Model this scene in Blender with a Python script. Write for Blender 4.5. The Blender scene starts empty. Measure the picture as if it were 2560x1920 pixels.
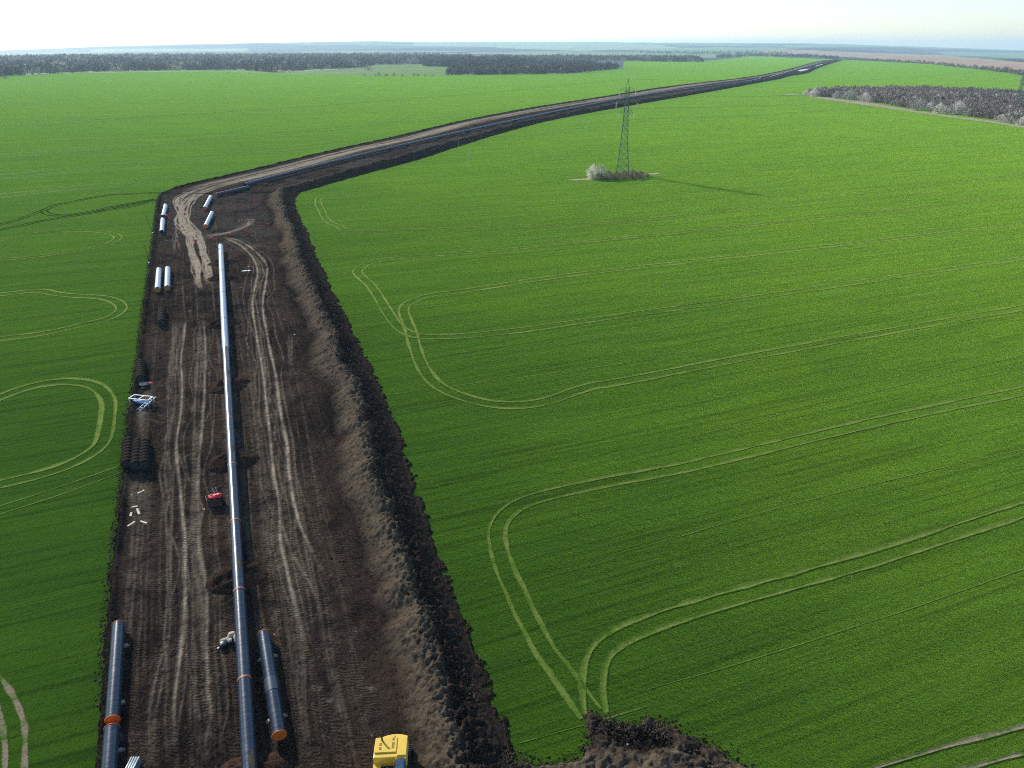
import bpy, bmesh, math, random
import numpy as np
from math import radians, sin, cos, tan, atan2, hypot, pi
from mathutils import Vector, Matrix
random.seed(7); rng = np.random.default_rng(7)
S = bpy.context.scene
COL = S.collection

# ------------------------------------------------------------------ camera, sky, sun, exposure
HC, PITCH, F = 55.0, 25.1, 1808.0            # drone height, pitch down, focal length for a 2560 px wide frame
cam = bpy.data.objects.new('camera', bpy.data.cameras.new('camera')); COL.objects.link(cam)
cam.location = (0, 0, HC); cam.rotation_euler = (radians(90-PITCH), 0, 0)
cam.data.sensor_width = 36; cam.data.lens = 36*F/2560; cam.data.clip_start = 0.5; cam.data.clip_end = 60000
S.camera = cam
S.render.resolution_x = 1024; S.render.resolution_y = 768
SUN_EL, SUN_AZ = 27.3, 40.2                  # azimuth to the left of +Y
W = bpy.data.worlds.new('World'); S.world = W; W.use_nodes = True
nt = W.node_tree; nt.nodes.clear()
sky = nt.nodes.new('ShaderNodeTexSky'); sky.sky_type = 'NISHITA'; sky.sun_disc = False
sky.sun_elevation = radians(SUN_EL); sky.sun_rotation = radians(-SUN_AZ)
sky.altitude = 200; sky.air_density = 1.0; sky.dust_density = 0.5; sky.ozone_density = 2.0
bg = nt.nodes.new('ShaderNodeBackground'); bg.inputs[1].default_value = 0.125
wo = nt.nodes.new('ShaderNodeOutputWorld')
tint = nt.nodes.new('ShaderNodeMix'); tint.data_type = 'RGBA'; tint.blend_type = 'MULTIPLY'; tint.inputs[0].default_value = 1; tint.inputs[7].default_value = (1.06, 1.12, 1.25, 1)
nt.links.new(sky.outputs[0], tint.inputs[6]); nt.links.new(tint.outputs[2], bg.inputs[0]); nt.links.new(bg.outputs[0], wo.inputs[0])
sl = bpy.data.lights.new('sun', 'SUN'); sl.energy = 4.2; sl.angle = radians(0.5); sl.color = (1, .95, .87)
so = bpy.data.objects.new('sun', sl); COL.objects.link(so)
SD = Vector((-sin(radians(SUN_AZ))*cos(radians(SUN_EL)), cos(radians(SUN_AZ))*cos(radians(SUN_EL)), sin(radians(SUN_EL))))
so.rotation_euler = SD.to_track_quat('Z', 'Y').to_euler(); so.location = (0, 0, 300)
S.view_settings.view_transform = 'Standard'; S.view_settings.look = 'None'
S.view_settings.exposure = 0.42; S.view_settings.gamma = 1.0
S.cycles.volume_step_rate = 1.0
S.cycles.filter_width = 1.0; S.cycles.use_denoising = False; S.cycles.sample_clamp_indirect = 1.2; S.cycles.max_bounces = 6; S.cycles.volume_bounces = 1

# ------------------------------------------------------------------ measuring helpers (photo pixel -> place on the land)
SP, CP = sin(radians(PITCH)), cos(radians(PITCH))
def rays(u, v):
    u = np.asarray(u, float); v = np.asarray(v, float)
    dx = u-1280; dy = 960-v
    return dx, F*CP+dy*SP, -F*SP+dy*CP
def proj(x, y, z):
    zz = np.asarray(z)-HC
    d = y*CP - zz*SP; h = y*SP + zz*CP
    d = np.maximum(d, 1e-3)
    return 1280+F*x/d, 960-F*h/d
YR = np.array([-20000., 0] + list(np.arange(20, 221, 5)) + [400., 20000])
def _slope(y):
    a = np.clip((y-22)/20, 0, 1); b = np.clip((y-105)/70, 0, 1)
    return .068*(a*a*(3-2*a))*(1-b*b*(3-2*b))
_yy = np.linspace(0, 400, 4001); _zz = np.concatenate([[0], np.cumsum(_slope(_yy[:-1])*.1)])
ZR = np.interp(YR, _yy, _zz); ZP = float(_zz[-1])
SKU = np.array([-2500,-400,0,300,600,900,1200,1500,1800,2100,2560,2960,5000.])
SKV = np.array([140,136,127,115,108.5,104,106,105.5,108,110,126,134,140.])
MDV = np.array([150,146,139,133,128,125,124,124,124,126,145,150,155.])
def _ring(uv, vv, r):
    dx, dy, dz = rays(uv, vv); h = np.hypot(dx, dy)
    return np.arctan2(dx, dy), HC + r*dz/h
AZ13, Z13 = _ring(SKU, SKV, 13000.)
AZ7, Z7 = _ring(SKU, MDV, 7500.)
def hashn(ix, iy, seed):
    ix = ix.astype(np.int64); iy = iy.astype(np.int64)
    n = (ix*374761393 + iy*668265263 + seed*1442695040) & 0xffffffff
    n = ((n ^ (n >> 13))*1274126177) & 0xffffffff
    n = n ^ (n >> 16)
    return (n & 0xffff)/65535.0
def vn(x, y, seed=0):
    x = np.asarray(x, float); y = np.asarray(y, float)
    x0 = np.floor(x); y0 = np.floor(y); fx = x-x0; fy = y-y0
    fx = fx*fx*(3-2*fx); fy = fy*fy*(3-2*fy)
    a = hashn(x0, y0, seed); b = hashn(x0+1, y0, seed); c = hashn(x0, y0+1, seed); d = hashn(x0+1, y0+1, seed)
    return (a+(b-a)*fx)*(1-fy)+(c+(d-c)*fx)*fy
def fbm(x, y, seed=0, oct=4):
    s = 0; a = .5; t = 0
    for o in range(oct):
        s = s+a*vn(x, y, seed+o*17); t += a; x = x*2.03+5.1; y = y*2.03-3.7; a *= .5
    return s/t
def gh(x, y):
    x = np.asarray(x, float); y = np.asarray(y, float)
    zn = np.interp(y, YR, ZR)
    r = np.hypot(x, y); az = np.arctan2(x, y)
    k = np.clip((r-900)/500, 0, 1); k = k*k*(3-2*k)
    z = zn*(1-k)+ZP*k
    z7 = np.interp(az, AZ7, Z7); z13 = np.interp(az, AZ13, Z13)
    a = np.clip((r-3200)/(7500-3200), 0, 1); a = a*a*(3-2*a)
    b = np.clip((r-7500)/(13000-7500), 0, 1); b = b*b*(3-2*b)
    c = np.clip((r-13000)/3000, 0, 1)
    rough = (fbm(x/900., y/900., 5, 3)-.5)*44*np.clip((r-4200)/3000, 0, 1)*(1-np.clip((r-10000)/3000, 0, 1))
    rough = rough + (fbm(x/700., y/700., 9, 3)-.5)*16*np.clip((r-9000)/3000, 0, 1)
    return z+(z7-ZP)*a+(z13-z7)*b-40*c*c+rough
_R = np.exp(np.linspace(math.log(15), math.log(15900), 700))
def P(u, v, off=0.0):
    dx, dy, dz = [float(q) for q in rays(u, v)]
    h = hypot(dx, dy); zz = HC+_R*dz/h; g = gh(dx/h*_R, dy/h*_R)+off
    d = zz-g
    i = np.argmax(d < 0) if (d < 0).any() else len(_R)-1
    if i == 0: i = 1
    t = d[i-1]/(d[i-1]-d[i]) if d[i-1] != d[i] else 1
    lo, hi = _R[i-1], _R[i]
    for _ in range(18):
        m = (lo+hi)/2
        if HC+m*dz/h - float(gh(dx/h*m, dy/h*m)) - off > 0: lo = m
        else: hi = m
    m = (lo+hi)/2
    return Vector((dx/h*m, dy/h*m, HC+m*dz/h))
def PY(u, v, Y):                                # point of that sight line at a given Y
    dx, dy, dz = [float(q) for q in rays(u, v)]
    return Vector((dx*Y/dy, Y, HC+dz*Y/dy))
def zone(x0, y0, s): return lambda pts: [(x0+a/s, y0+b/s) for a, b in pts]
def R(name):
    return {'4': zone(340, 400, 3.95), '5': zone(240, 800, 3.318), '6': zone(220, 1250, 3.253), '7': zone(200, 1500, 3.16),
            'f': zone(340, 460, 5.821), 'b': zone(880, 80, 2.458), 'c': zone(1700, 80, 2.572), 'w': zone(860, 620, 3.16),
            'x': zone(1160, 1160, 3.16), 'y': zone(1860, 1200, 2.304), 'l': zone(0, 480, 4.367), 'm': zone(0, 900, 4.148),
            'n': zone(0, 1620, 5.53), 'g': zone(600, 420, 7.373), 'd': zone(0, 0, 1/1.1573)}[name]
def smooth_line(pts, step):                      # Catmull-Rom through world points, resampled
    p = [np.array(q, float) for q in pts]
    p = [2*p[0]-p[1]]+p+[2*p[-1]-p[-2]]
    out = []
    for i in range(1, len(p)-2):
        n = max(2, int(np.linalg.norm(p[i+1]-p[i])/step))
        for k in range(n):
            t = k/n
            out.append(.5*((2*p[i])+(-p[i-1]+p[i+1])*t+(2*p[i-1]-5*p[i]+4*p[i+1]-p[i+2])*t*t+(-p[i-1]+3*p[i]-3*p[i+1]+p[i+2])*t**3))
    out.append(p[-2]); return np.array(out)
def inpoly(x, y, poly):
    r = np.zeros(np.shape(x), bool); n = len(poly)
    for i in range(n):
        x1, y1 = poly[i][:2]; x2, y2 = poly[(i+1) % n][:2]
        if y1 == y2: continue
        c = ((y1 > y) != (y2 > y)) & (x < (x2-x1)*(y-y1)/(y2-y1)+x1)
        r ^= c
    return r

# ------------------------------------------------------------------ scene helpers
def tag(o, label=None, cat=None, group=None, kind=None):
    if label: o['label'] = label
    if cat: o['category'] = cat
    if group: o['group'] = group
    if kind: o['kind'] = kind
    return o
def link(o, parent=None):
    COL.objects.link(o)
    if parent is not None: o.parent = parent
    return o
def empty(name, loc=(0, 0, 0), rz=0, **k):
    o = bpy.data.objects.new(name, None); o.location = loc; o.rotation_euler = (0, 0, rz); o.empty_display_size = .3
    link(o); return tag(o, **k)
def npmesh(name, V, Fc, mat, parent=None, smooth=True, uv=None, col=None, tan=None):
    me = bpy.data.meshes.new(name); V = np.asarray(V, np.float32); Fc = np.asarray(Fc, np.int32)
    k = Fc.shape[1]
    me.vertices.add(len(V)); me.vertices.foreach_set('co', V.ravel())
    me.loops.add(Fc.size); me.loops.foreach_set('vertex_index', Fc.ravel())
    me.polygons.add(len(Fc)); me.polygons.foreach_set('loop_start', np.arange(0, Fc.size, k, dtype=np.int32))
    me.polygons.foreach_set('loop_total', np.full(len(Fc), k, np.int32))
    if smooth: me.polygons.foreach_set('use_smooth', np.ones(len(Fc), bool))
    me.update(calc_edges=True)
    if uv is not None:
        l = me.uv_layers.new(name='UVMap'); l.data.foreach_set('uv', np.asarray(uv, np.float32)[Fc.ravel()].ravel())
    if col is not None:
        a = me.color_attributes.new('Col', 'FLOAT_COLOR', 'POINT'); a.data.foreach_set('color', np.asarray(col, np.float32).ravel())
    if tan is not None:
        a = me.attributes.new('Tan', 'FLOAT', 'POINT'); a.data.foreach_set('value', np.asarray(tan, np.float32).ravel())
    me.materials.append(mat)
    o = bpy.data.objects.new(name, me); return link(o, parent)
def gridfaces(nr, nc):
    a = np.arange(nr*nc).reshape(nr, nc)
    return np.stack([a[:-1, :-1], a[:-1, 1:], a[1:, 1:], a[1:, :-1]], -1).reshape(-1, 4)
class MB:
    def __init__(s): s.b = bmesh.new()
    def box(s, c, d, rot=None, bev=0):
        r = bmesh.ops.create_cube(s.b, size=1); vs = r['verts']
        M = Matrix.Translation(c) @ (rot.to_4x4() if rot else Matrix()) @ Matrix.Diagonal((*d, 1))
        bmesh.ops.transform(s.b, matrix=M, verts=vs)
        if bev:
            es = list({e for v in vs for e in v.link_edges}); bmesh.ops.bevel(s.b, geom=es, offset=bev, segments=2, affect='EDGES')
        return s
    def bar(s, a, b, w, h=None):
        a = Vector(a); b = Vector(b); d = b-a; L = d.length
        q = d.to_track_quat('Y', 'Z').to_matrix()
        return s.box((a+b)/2, (w, L, h or w), q)
    def rod(s, a, b, r, n=8, r2=None):
        a = Vector(a); b = Vector(b); d = b-a
        M = Matrix.Translation((a+b)/2) @ d.to_track_quat('Z', 'Y').to_matrix().to_4x4()
        bmesh.ops.create_cone(s.b, cap_ends=True, segments=n, radius1=r, radius2=r if r2 is None else r2, depth=d.length, matrix=M); return s
    def ball(s, c, r, sc=(1, 1, 1), sub=2, jit=0):
        q = bmesh.ops.create_icosphere(s.b, subdivisions=sub, radius=r, matrix=Matrix.Translation(c) @ Matrix.Diagonal((*sc, 1)))
        if jit:
            for v in q['verts']: v.co += Vector((random.uniform(-jit, jit), random.uniform(-jit, jit), random.uniform(-jit, jit)))
        return s
    def poly(s, pts, z0, z1):
        v0 = [s.b.verts.new((x, y, z0)) for x, y in pts]; v1 = [s.b.verts.new((x, y, z1)) for x, y in pts]; n = len(pts)
        s.b.faces.new(v1); s.b.faces.new(v0[::-1])
        for i in range(n): s.b.faces.new((v0[i], v0[(i+1) % n], v1[(i+1) % n], v1[i]))
        return s
    def done(s, name, mat, parent=None, smooth=False):
        me = bpy.data.meshes.new(name); bmesh.ops.recalc_face_normals(s.b, faces=s.b.faces[:])
        if smooth:
            for f in s.b.faces: f.smooth = True
        s.b.to_mesh(me); s.b.free(); me.materials.append(mat)
        return link(bpy.data.objects.new(name, me), parent)
def copy_tree(o, parent=None):
    c = o.copy(); COL.objects.link(c)
    if parent is not None: c.parent = parent
    for ch in list(o.children): copy_tree(ch, c)
    return c

# ------------------------------------------------------------------ materials
class NT:
    def __init__(s, name):
        s.m = bpy.data.materials.new(name); s.m.use_nodes = True; s.t = s.m.node_tree; s.N = s.t.nodes
        s.p = s.N['Principled BSDF']; s.out = s.N['Material Output']
    def n(s, typ, **k):
        o = s.N.new('ShaderNode'+typ)
        for a, b in k.items():
            if a.startswith('i_'): o.inputs[a[2:].replace('_', ' ')].default_value = b
            else: setattr(o, a, b)
        return o
    def l(s, a, b): s.t.links.new(a, b)
    def coord(s, kind='Object', scale=(1, 1, 1), rz=0):
        tc = s.n('TexCoord'); mp = s.n('Mapping'); mp.inputs['Scale'].default_value = scale; mp.inputs['Rotation'].default_value = (0, 0, rz)
        s.l(tc.outputs[kind], mp.inputs[0]); return mp.outputs[0]
    def noise(s, vec, scale, detail=3, rough=.55):
        o = s.n('TexNoise'); o.inputs['Scale'].default_value = scale; o.inputs['Detail'].default_value = detail; o.inputs['Roughness'].default_value = rough
        s.l(vec, o.inputs['Vector']); return o.outputs['Fac']
    def ramp(s, fac, stops):
        r = s.n('ValToRGB'); e = r.color_ramp.elements
        e[0].position, e[0].color = stops[0][0], (*stops[0][1], 1); e[1].position, e[1].color = stops[-1][0], (*stops[-1][1], 1)
        for p, c in stops[1:-1]: q = e.new(p); q.color = (*c, 1)
        s.l(fac, r.inputs[0]); return r.outputs[0]
    def mix(s, fac, a, b, mode='MIX'):
        m = s.n('Mix', data_type='RGBA', blend_type=mode)
        if isinstance(fac, (int, float)): m.inputs[0].default_value = fac
        else: s.l(fac, m.inputs[0])
        for i, q in ((6, a), (7, b)):
            if isinstance(q, tuple): m.inputs[i].default_value = (*q, 1)
            else: s.l(q, m.inputs[i])
        return m.outputs[2]
    def math(s, op, a, b=0.0, c=None):
        m = s.n('Math', operation=op)
        for i, q in enumerate([a, b] + ([c] if c is not None else [])):
            if isinstance(q, (int, float)): m.inputs[i].default_value = q
            else: s.l(q, m.inputs[i])
        return m.outputs[0]
    def rng(s, v, a, b, c, d):
        m = s.n('MapRange'); s.l(v, m.inputs[0])
        for i, q in enumerate((a, b, c, d)): m.inputs[i+1].default_value = q
        return m.outputs[0]
    def bump(s, h, dist, strength=1.0, nrm=None):
        b = s.n('Bump'); b.inputs['Distance'].default_value = dist; b.inputs['Strength'].default_value = strength
        s.l(h, b.inputs['Height'])
        if nrm: s.l(nrm, b.inputs['Normal'])
        return b.outputs[0]
    def set(s, **k):
        for a, b in k.items():
            i = s.p.inputs[a.replace('_', ' ')]
            if isinstance(b, (int, float)): i.default_value = b
            elif isinstance(b, tuple): i.default_value = (*b, 1)
            else: s.l(b, i)
        return s.m
def plain(name, c, rough=.6, metal=0, var=.25, scale=3.0, bump=0.0):
    q = NT(name); v = q.coord(); n = q.noise(v, scale, 4)
    lo = tuple(x*(1-var) for x in c); hi = tuple(min(1, x*(1+var)) for x in c)
    col = q.ramp(n, [(.3, lo), (.7, hi)])
    k = dict(Base_Color=col, Roughness=rough, Metallic=metal)
    if rough >= .8: k['Specular_IOR_Level'] = .04
    if bump: k['Normal'] = q.bump(q.noise(v, scale*6, 3), bump)
    return q.set(**k)

# drill rows direction measured on a straight tramline
_a, _b = P(1860, 1486), P(2560, 1272); ROW = atan2(_b.y-_a.y, _b.x-_a.x)

def grass_mat():
    q = NT('young_wheat')
    rows = q.coord('Object', (1, 1, 1), -ROW)            # x along the drill rows
    def stretch(sx, sy):
        m = q.n('Mapping'); m.vector_type = 'POINT'; q.l(rows, m.inputs[0]); m.inputs['Scale'].default_value = (sx, sy, 1); return m.outputs[0]
    big = q.noise(stretch(.006, .022), 1.0, 4, .6)
    mid = q.noise(stretch(.035, .35), 1.0, 5, .65)
    lines = q.noise(stretch(.02, 1.6), 1.0, 3, .6)
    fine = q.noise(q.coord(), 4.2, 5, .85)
    patch = q.noise(q.coord(), .035, 4, .6)
    c = q.ramp(big, [(.3, (.022, .066, .006)), (.52, (.034, .092, .007)), (.72, (.054, .122, .008))])
    c = q.mix(q.rng(patch, .50, .74, 0, .4), c, (.055, .120, .005))
    c = q.mix(q.rng(mid, .35, .7, 0, .45), c, (.010, .040, .005))
    c = q.mix(q.rng(lines, .52, .66, 0, .65), c, (.006, .022, .004))
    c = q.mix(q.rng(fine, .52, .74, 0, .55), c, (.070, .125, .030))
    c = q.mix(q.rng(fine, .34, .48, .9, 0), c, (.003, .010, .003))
    f2 = q.noise(q.coord(), .9, 4, .7)
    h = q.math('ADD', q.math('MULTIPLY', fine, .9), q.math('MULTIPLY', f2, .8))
    h = q.math('ADD', h, q.math('MULTIPLY', lines, .45))
    tint = q.mix(q.rng(mid, .35, .68, 0, .75), (.43, .74, .06), (.29, .53, .045))
    tint = q.mix(q.rng(patch, .50, .74, 0, .45), tint, (.52, .78, .04))
    tint = q.mix(q.rng(lines, .52, .66, 0, .6), tint, (.25, .46, .04))
    return q.set(Base_Color=c, Roughness=.75, Specular_IOR_Level=0.0, Sheen_Weight=1.0, Sheen_Roughness=.30,
                 Sheen_Tint=tint, Normal=q.bump(h, .24, 1.0))
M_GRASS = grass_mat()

def land_mat():
    q = NT('far_land'); a = q.n('Attribute', attribute_name='Col')
    n = q.noise(q.coord(), .012, 5, .65)
    c = q.mix(q.rng(n, .45, .7, 0, .5), a.outputs['Color'], (.04, .055, .045))
    return q.set(Base_Color=c, Roughness=.8, Specular_IOR_Level=.2, Normal=q.bump(q.noise(q.coord(), .05, 4, .7), 3.0, .5))
M_LAND = land_mat()
M_BROWN = plain('ploughed_earth', (.42, .31, .20), .9, var=.18, scale=.01, bump=.2)
M_PALEFIELD = plain('pale_wheat', (.15, .24, .05), .8, var=.2, scale=.01, bump=.2)

def soil_mat():
    q = NT('churned_soil'); a = q.n('Attribute', attribute_name='Col'); tn = q.n('Attribute', attribute_name='Tan').outputs['Fac']
    obj = q.coord(); uv = q.coord('UV'); rib_ok = a.outputs['Alpha']
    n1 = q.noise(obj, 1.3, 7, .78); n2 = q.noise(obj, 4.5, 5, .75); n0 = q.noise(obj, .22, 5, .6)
    def st(sx, sy, rz=0):
        m = q.n('Mapping'); q.l(uv, m.inputs[0]); m.inputs['Scale'].default_value = (sx, sy, 1); m.inputs['Rotation'].default_value = (0, 0, rz); return m.outputs[0]
    streak = q.noise(st(2.6, .045), 1.0, 6, .72); sm = q.rng(streak, .50, .60, 0, 1)
    def cleat(rz, freq, thr, sx):
        w = q.n('TexWave', wave_type='BANDS', bands_direction='Y'); q.l(st(1, 1, rz), w.inputs['Vector'])
        w.inputs['Scale'].default_value = freq; w.inputs['Distortion'].default_value = 8.0; w.inputs['Detail'].default_value = 4; w.inputs['Detail Scale'].default_value = 1.1
        k = q.noise(st(sx, .10, rz*.4), 1.0, 3, .6)
        return q.math('MULTIPLY', w.outputs['Fac'], q.rng(k, thr, thr+.07, 0, 1))
    rib = q.math('MULTIPLY', q.math('MAXIMUM', cleat(0, .95, .50, 1.0), cleat(.32, .8, .54, .7)), rib_ok)
    notan = q.math('SUBTRACT', 1.0, tn)
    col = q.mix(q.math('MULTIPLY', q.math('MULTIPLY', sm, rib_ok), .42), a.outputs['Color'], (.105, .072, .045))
    col = q.mix(q.math('MULTIPLY', q.rng(n1, .36, .52, .85, 0), q.math('ADD', .25, q.math('MULTIPLY', notan, .75))), col, (.007, .006, .006))  # hollows of the bump noise painted near black as crevice shade
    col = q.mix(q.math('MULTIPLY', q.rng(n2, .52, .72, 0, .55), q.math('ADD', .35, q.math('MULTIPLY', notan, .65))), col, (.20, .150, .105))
    col = q.mix(q.math('MULTIPLY', q.math('MULTIPLY', rib, .30), notan), col, (.15, .108, .072))  # tread bars tinted paler so the gaps between read as shadow lines
    pale = q.noise(obj, .45, 6, .8)
    col = q.mix(q.math('MULTIPLY', q.rng(pale, .60, .68, 0, .65), rib_ok), col, (.27, .23, .18))
    col = q.mix(q.math('MULTIPLY', q.rng(n0, .50, .64, 0, .7), rib_ok), col, (.013, .010, .009))
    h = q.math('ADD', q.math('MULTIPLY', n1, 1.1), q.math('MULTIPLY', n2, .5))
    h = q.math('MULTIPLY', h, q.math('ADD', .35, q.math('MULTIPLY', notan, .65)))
    h = q.math('ADD', h, q.math('MULTIPLY', rib, .34))
    h = q.math('ADD', h, q.math('MULTIPLY', streak, .45))
    return q.set(Base_Color=col, Roughness=.95, Specular_IOR_Level=0.0, Normal=q.bump(h, .42, 1.0))
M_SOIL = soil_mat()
def track_mat(name, cc, amount, soft=.28, sheen=0.0):
    q = NT(name); o = q.coord(); n = q.noise(o, .5, 5, .7); f = q.noise(o, 3, 4, .7)
    a = q.n('Attribute', attribute_name='Col')
    c = q.mix(q.rng(n, .35, .6, 0, amount), (.055, .135, .008), cc)
    c = q.mix(a.outputs['Alpha'], (.045, .12, .007), c)
    c = q.mix(q.rng(f, .3, .5, .4, 0), c, (.02, .05, .01))
    fine = q.noise(o, 4.5, 4, .75); big = q.noise(o, .12, 3, .6)
    al = q.math('ADD', q.math('MULTIPLY', a.outputs['Alpha'], .75), q.math('MULTIPLY', q.math('SUBTRACT', fine, .5), 2.0))
    al = q.math('ADD', al, q.rng(big, .35, .65, -soft, soft*.4))
    al = q.rng(al, .08, .60, 0, .92)
    return q.set(Base_Color=c, Roughness=.8, Alpha=al, Sheen_Weight=sheen, Sheen_Roughness=.4, Sheen_Tint=(.75, .85, .22), Specular_IOR_Level=0.0, Normal=q.bump(f, .08))
M_TRK = {'light': track_mat('thin_wheat_track', (.15, .205, .038), 1.1, .25, .55), 'dark': track_mat('muddy_track', (.010, .014, .008), 1.6, .1),
         'tan': track_mat('bare_track', (.27, .215, .135), 1.4, .1, .2)}

def pipe_mat(name, c1, c2, rough, spec=.6):
    q = NT(name); o = q.coord('UV'); ob = q.coord()
    m = q.n('Mapping'); q.l(o, m.inputs[0]); m.inputs['Scale'].default_value = (.6, 7, 1)
    n = q.noise(m.outputs[0], 1.0, 5, .7); n2 = q.noise(ob, .5, 4, .6)
    c = q.ramp(n, [(.3, c1), (.75, c2)])
    c = q.mix(q.rng(n2, .6, .8, 0, .35), c, (.16, .15, .13))
    r = q.rng(n, .2, .8, rough-.08, rough+.12)
    return q.set(Base_Color=c, Roughness=r, Specular_IOR_Level=spec, Normal=q.bump(n, .02, .5))
M_PIPE = pipe_mat('pipe_coating', (.006, .013, .024), (.034, .054, .076), .27, .5)
M_PIPE_GLARE = pipe_mat('sky_glare_pipe_coating', (.16, .24, .30), (.34, .44, .50), .38)  # same coating painted paler to imitate sky reflection and sun glare
M_WRAP = plain('film_wrap', (.045, .06, .075), .35)
M_BAND = plain('orange_sleeve', (.36, .11, .035), .5)
M_CAP = plain('orange_cap', (.62, .145, .02), .5)
M_CAPB = plain('brown_cap', (.36, .15, .055), .6)
M_DARK = plain('dark_inside', (.012, .012, .014), .7)
M_WOOD = plain('pale_timber', (.46, .38, .27), .7, var=.12)
M_WOODD = plain('grey_timber', (.22, .18, .13), .8)
M_RUST = plain('rusty_corrugation', (.016, .009, .007), .85, var=.35, bump=.01)
M_RED = plain('red_cloth', (.75, .03, .03), .6)
M_WHITE = plain('white_paint', (.58, .60, .61), .5, var=.06)
M_BLUEW = plain('pale_blue_paint', (.35, .48, .66), .4, var=.1)
M_CRATE = plain('crate_boards', (.07, .055, .045), .8)
M_TAN = plain('tan_cloth', (.55, .47, .34), .8)
M_BLACK = plain('black_plastic', (.012, .012, .016), .35)
M_YEL = plain('yellow_paint', (.80, .53, .06), .38, var=.06)
M_YELD = plain('shaded_grille', (.22, .15, .03), .6)
M_STEEL = plain('galvanised_steel', (.12, .17, .15), .55, .3, var=.15)
M_GLASSI = plain('insulator_glass', (.72, .76, .74), .25, var=.05)
M_WIRE = plain('cable', (.10, .11, .12), .5)
M_WATER = NT('still_water').set(Base_Color=(.35, .38, .40), Roughness=.08, Specular_IOR_Level=1.0)
M_STRAW = plain('dry_grass', (.36, .31, .19), .9, var=.3, scale=.5, bump=.05)

# ------------------------------------------------------------------ the land
def edge_v(u):            # far edge of the green field in the photograph's frame
    return np.interp(u, [-900, 0, 100, 200, 400, 600, 680, 906, 1114, 1303, 1429, 1551, 1560, 1640, 1754, 1883, 2095, 2322, 2458, 2560, 3400],
                     [215, 190, 185.5, 181, 176.5, 176, 182, 188, 188, 186, 184, 171, 152, 151, 153, 141, 149, 160, 175, 188, 240])
def land():
    az = radians(1)*np.concatenate([np.arange(-180, -44, 4), np.arange(-44, 44, .18), np.arange(44, 181, 4)])
    r2 = np.concatenate([np.exp(np.linspace(math.log(1400), math.log(3400), 60)), np.exp(np.linspace(math.log(3460), math.log(16000), 190))])
    A, RR = np.meshgrid(az, r2); X = RR*np.sin(A); Y = RR*np.cos(A); Z = gh(X, Y)
    U, Vv = proj(X, Y, Z); behind = Y < 100
    cl = np.zeros(X.shape, int)           # 0 wheat, 1 far land, 2 brown, 3 pale clearing
    jit = (fbm(X/120., Y/120., 3)-.5)
    cl[(Vv < edge_v(U)+jit*.6)] = 1
    def pp(pts, c): cl[inpoly(U, Vv+jit*.7, pts) & ~behind] = c
    pp([(1900,124),(1985,125),(2361,139),(2600,160),(2600,186),(2439,168.5),(2322,159),(2147,144.5),(2030,138),(1900,132)], 2)
    pp([(-400,206),(0,191.5),(200,182),(400,177.5),(600,177),(680,181.5),(760,178),(906,169),(935,163),(1050,160.5),(1156,166),(1150,187),(1108,188.5),(906,188.5),(700,184),(500,179),(200,183),(-400,208)], 3)
    cl[(RR > 4000) & ((A < -radians(60)) | (A > radians(60)))] = 1
    col = np.zeros(X.shape+(4,)); col[..., 3] = 1
    woods = np.array((.075, .090, .085)); green = np.array((.22, .33, .15)); pale = np.array((.34, .43, .24))
    m = fbm(X/700., Y/700., 21, 4)[..., None]
    col[..., :3] = np.where(m > .52, green, woods)
    for pts, c in [([(230,122),(620,121),(620,128),(230,130)], pale), ([(1035,105),(1450,105),(1640,111),(1700,120),(1440,127),(1240,120),(1035,116)], pale),
                   ([(0,121),(240,117),(900,112),(900,121),(240,121),(0,129)], woods), ([(620,112),(1240,117),(1260,126),(620,127)], woods),
                   ([(1246,134),(1300,129),(1490,131),(1500,136),(1300,140)], green), ([(1234,138),(1370,138),(1370,142),(1234,142)], np.array((.12,.085,.06))),
                   ([(1600,124),(1790,118),(1960,121),(1960,138),(1790,142),(1700,139)], green), ([(2345,128),(2640,131),(2640,146),(2361,138)], green),
                   ([(1960,113),(2200,112),(2560,122),(2560,128),(2200,118),(1960,119)], green), ([(2200,118),(2345,122),(2560,128),(2560,132),(2340,129),(2000,124)], woods)]:
        k = inpoly(U, Vv+jit, pts) & ~behind; col[k, :3] = c
    col[..., :3] *= (.8+.4*fbm(X/150., Y/150., 31, 3))[..., None]
    Fc = gridfaces(*X.shape)
    V = np.stack([X, Y, Z], -1).reshape(-1, 3); C = col.reshape(-1, 4); cf = cl.ravel()[Fc[:, 0]]
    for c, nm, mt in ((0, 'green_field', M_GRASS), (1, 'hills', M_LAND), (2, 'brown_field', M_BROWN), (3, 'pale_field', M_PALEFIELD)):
        f = Fc[cf == c]
        if not len(f): continue
        ids, inv = np.unique(f, return_inverse=True)
        o = npmesh(nm, V[ids], inv.reshape(f.shape), mt, col=C[ids]); tag(o, kind='structure')
    # near land: strips between the breakpoints of the ground profile, plus a ring out to 1400 m
    ys = np.concatenate([[-1400, -600, -200, 0], np.arange(20, 221, 5), [300, 400, 600, 900]])
    xs = np.array([-1100, -700, -400, -200, -100, 0, 100, 200, 400, 700, 1100.])
    return
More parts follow.
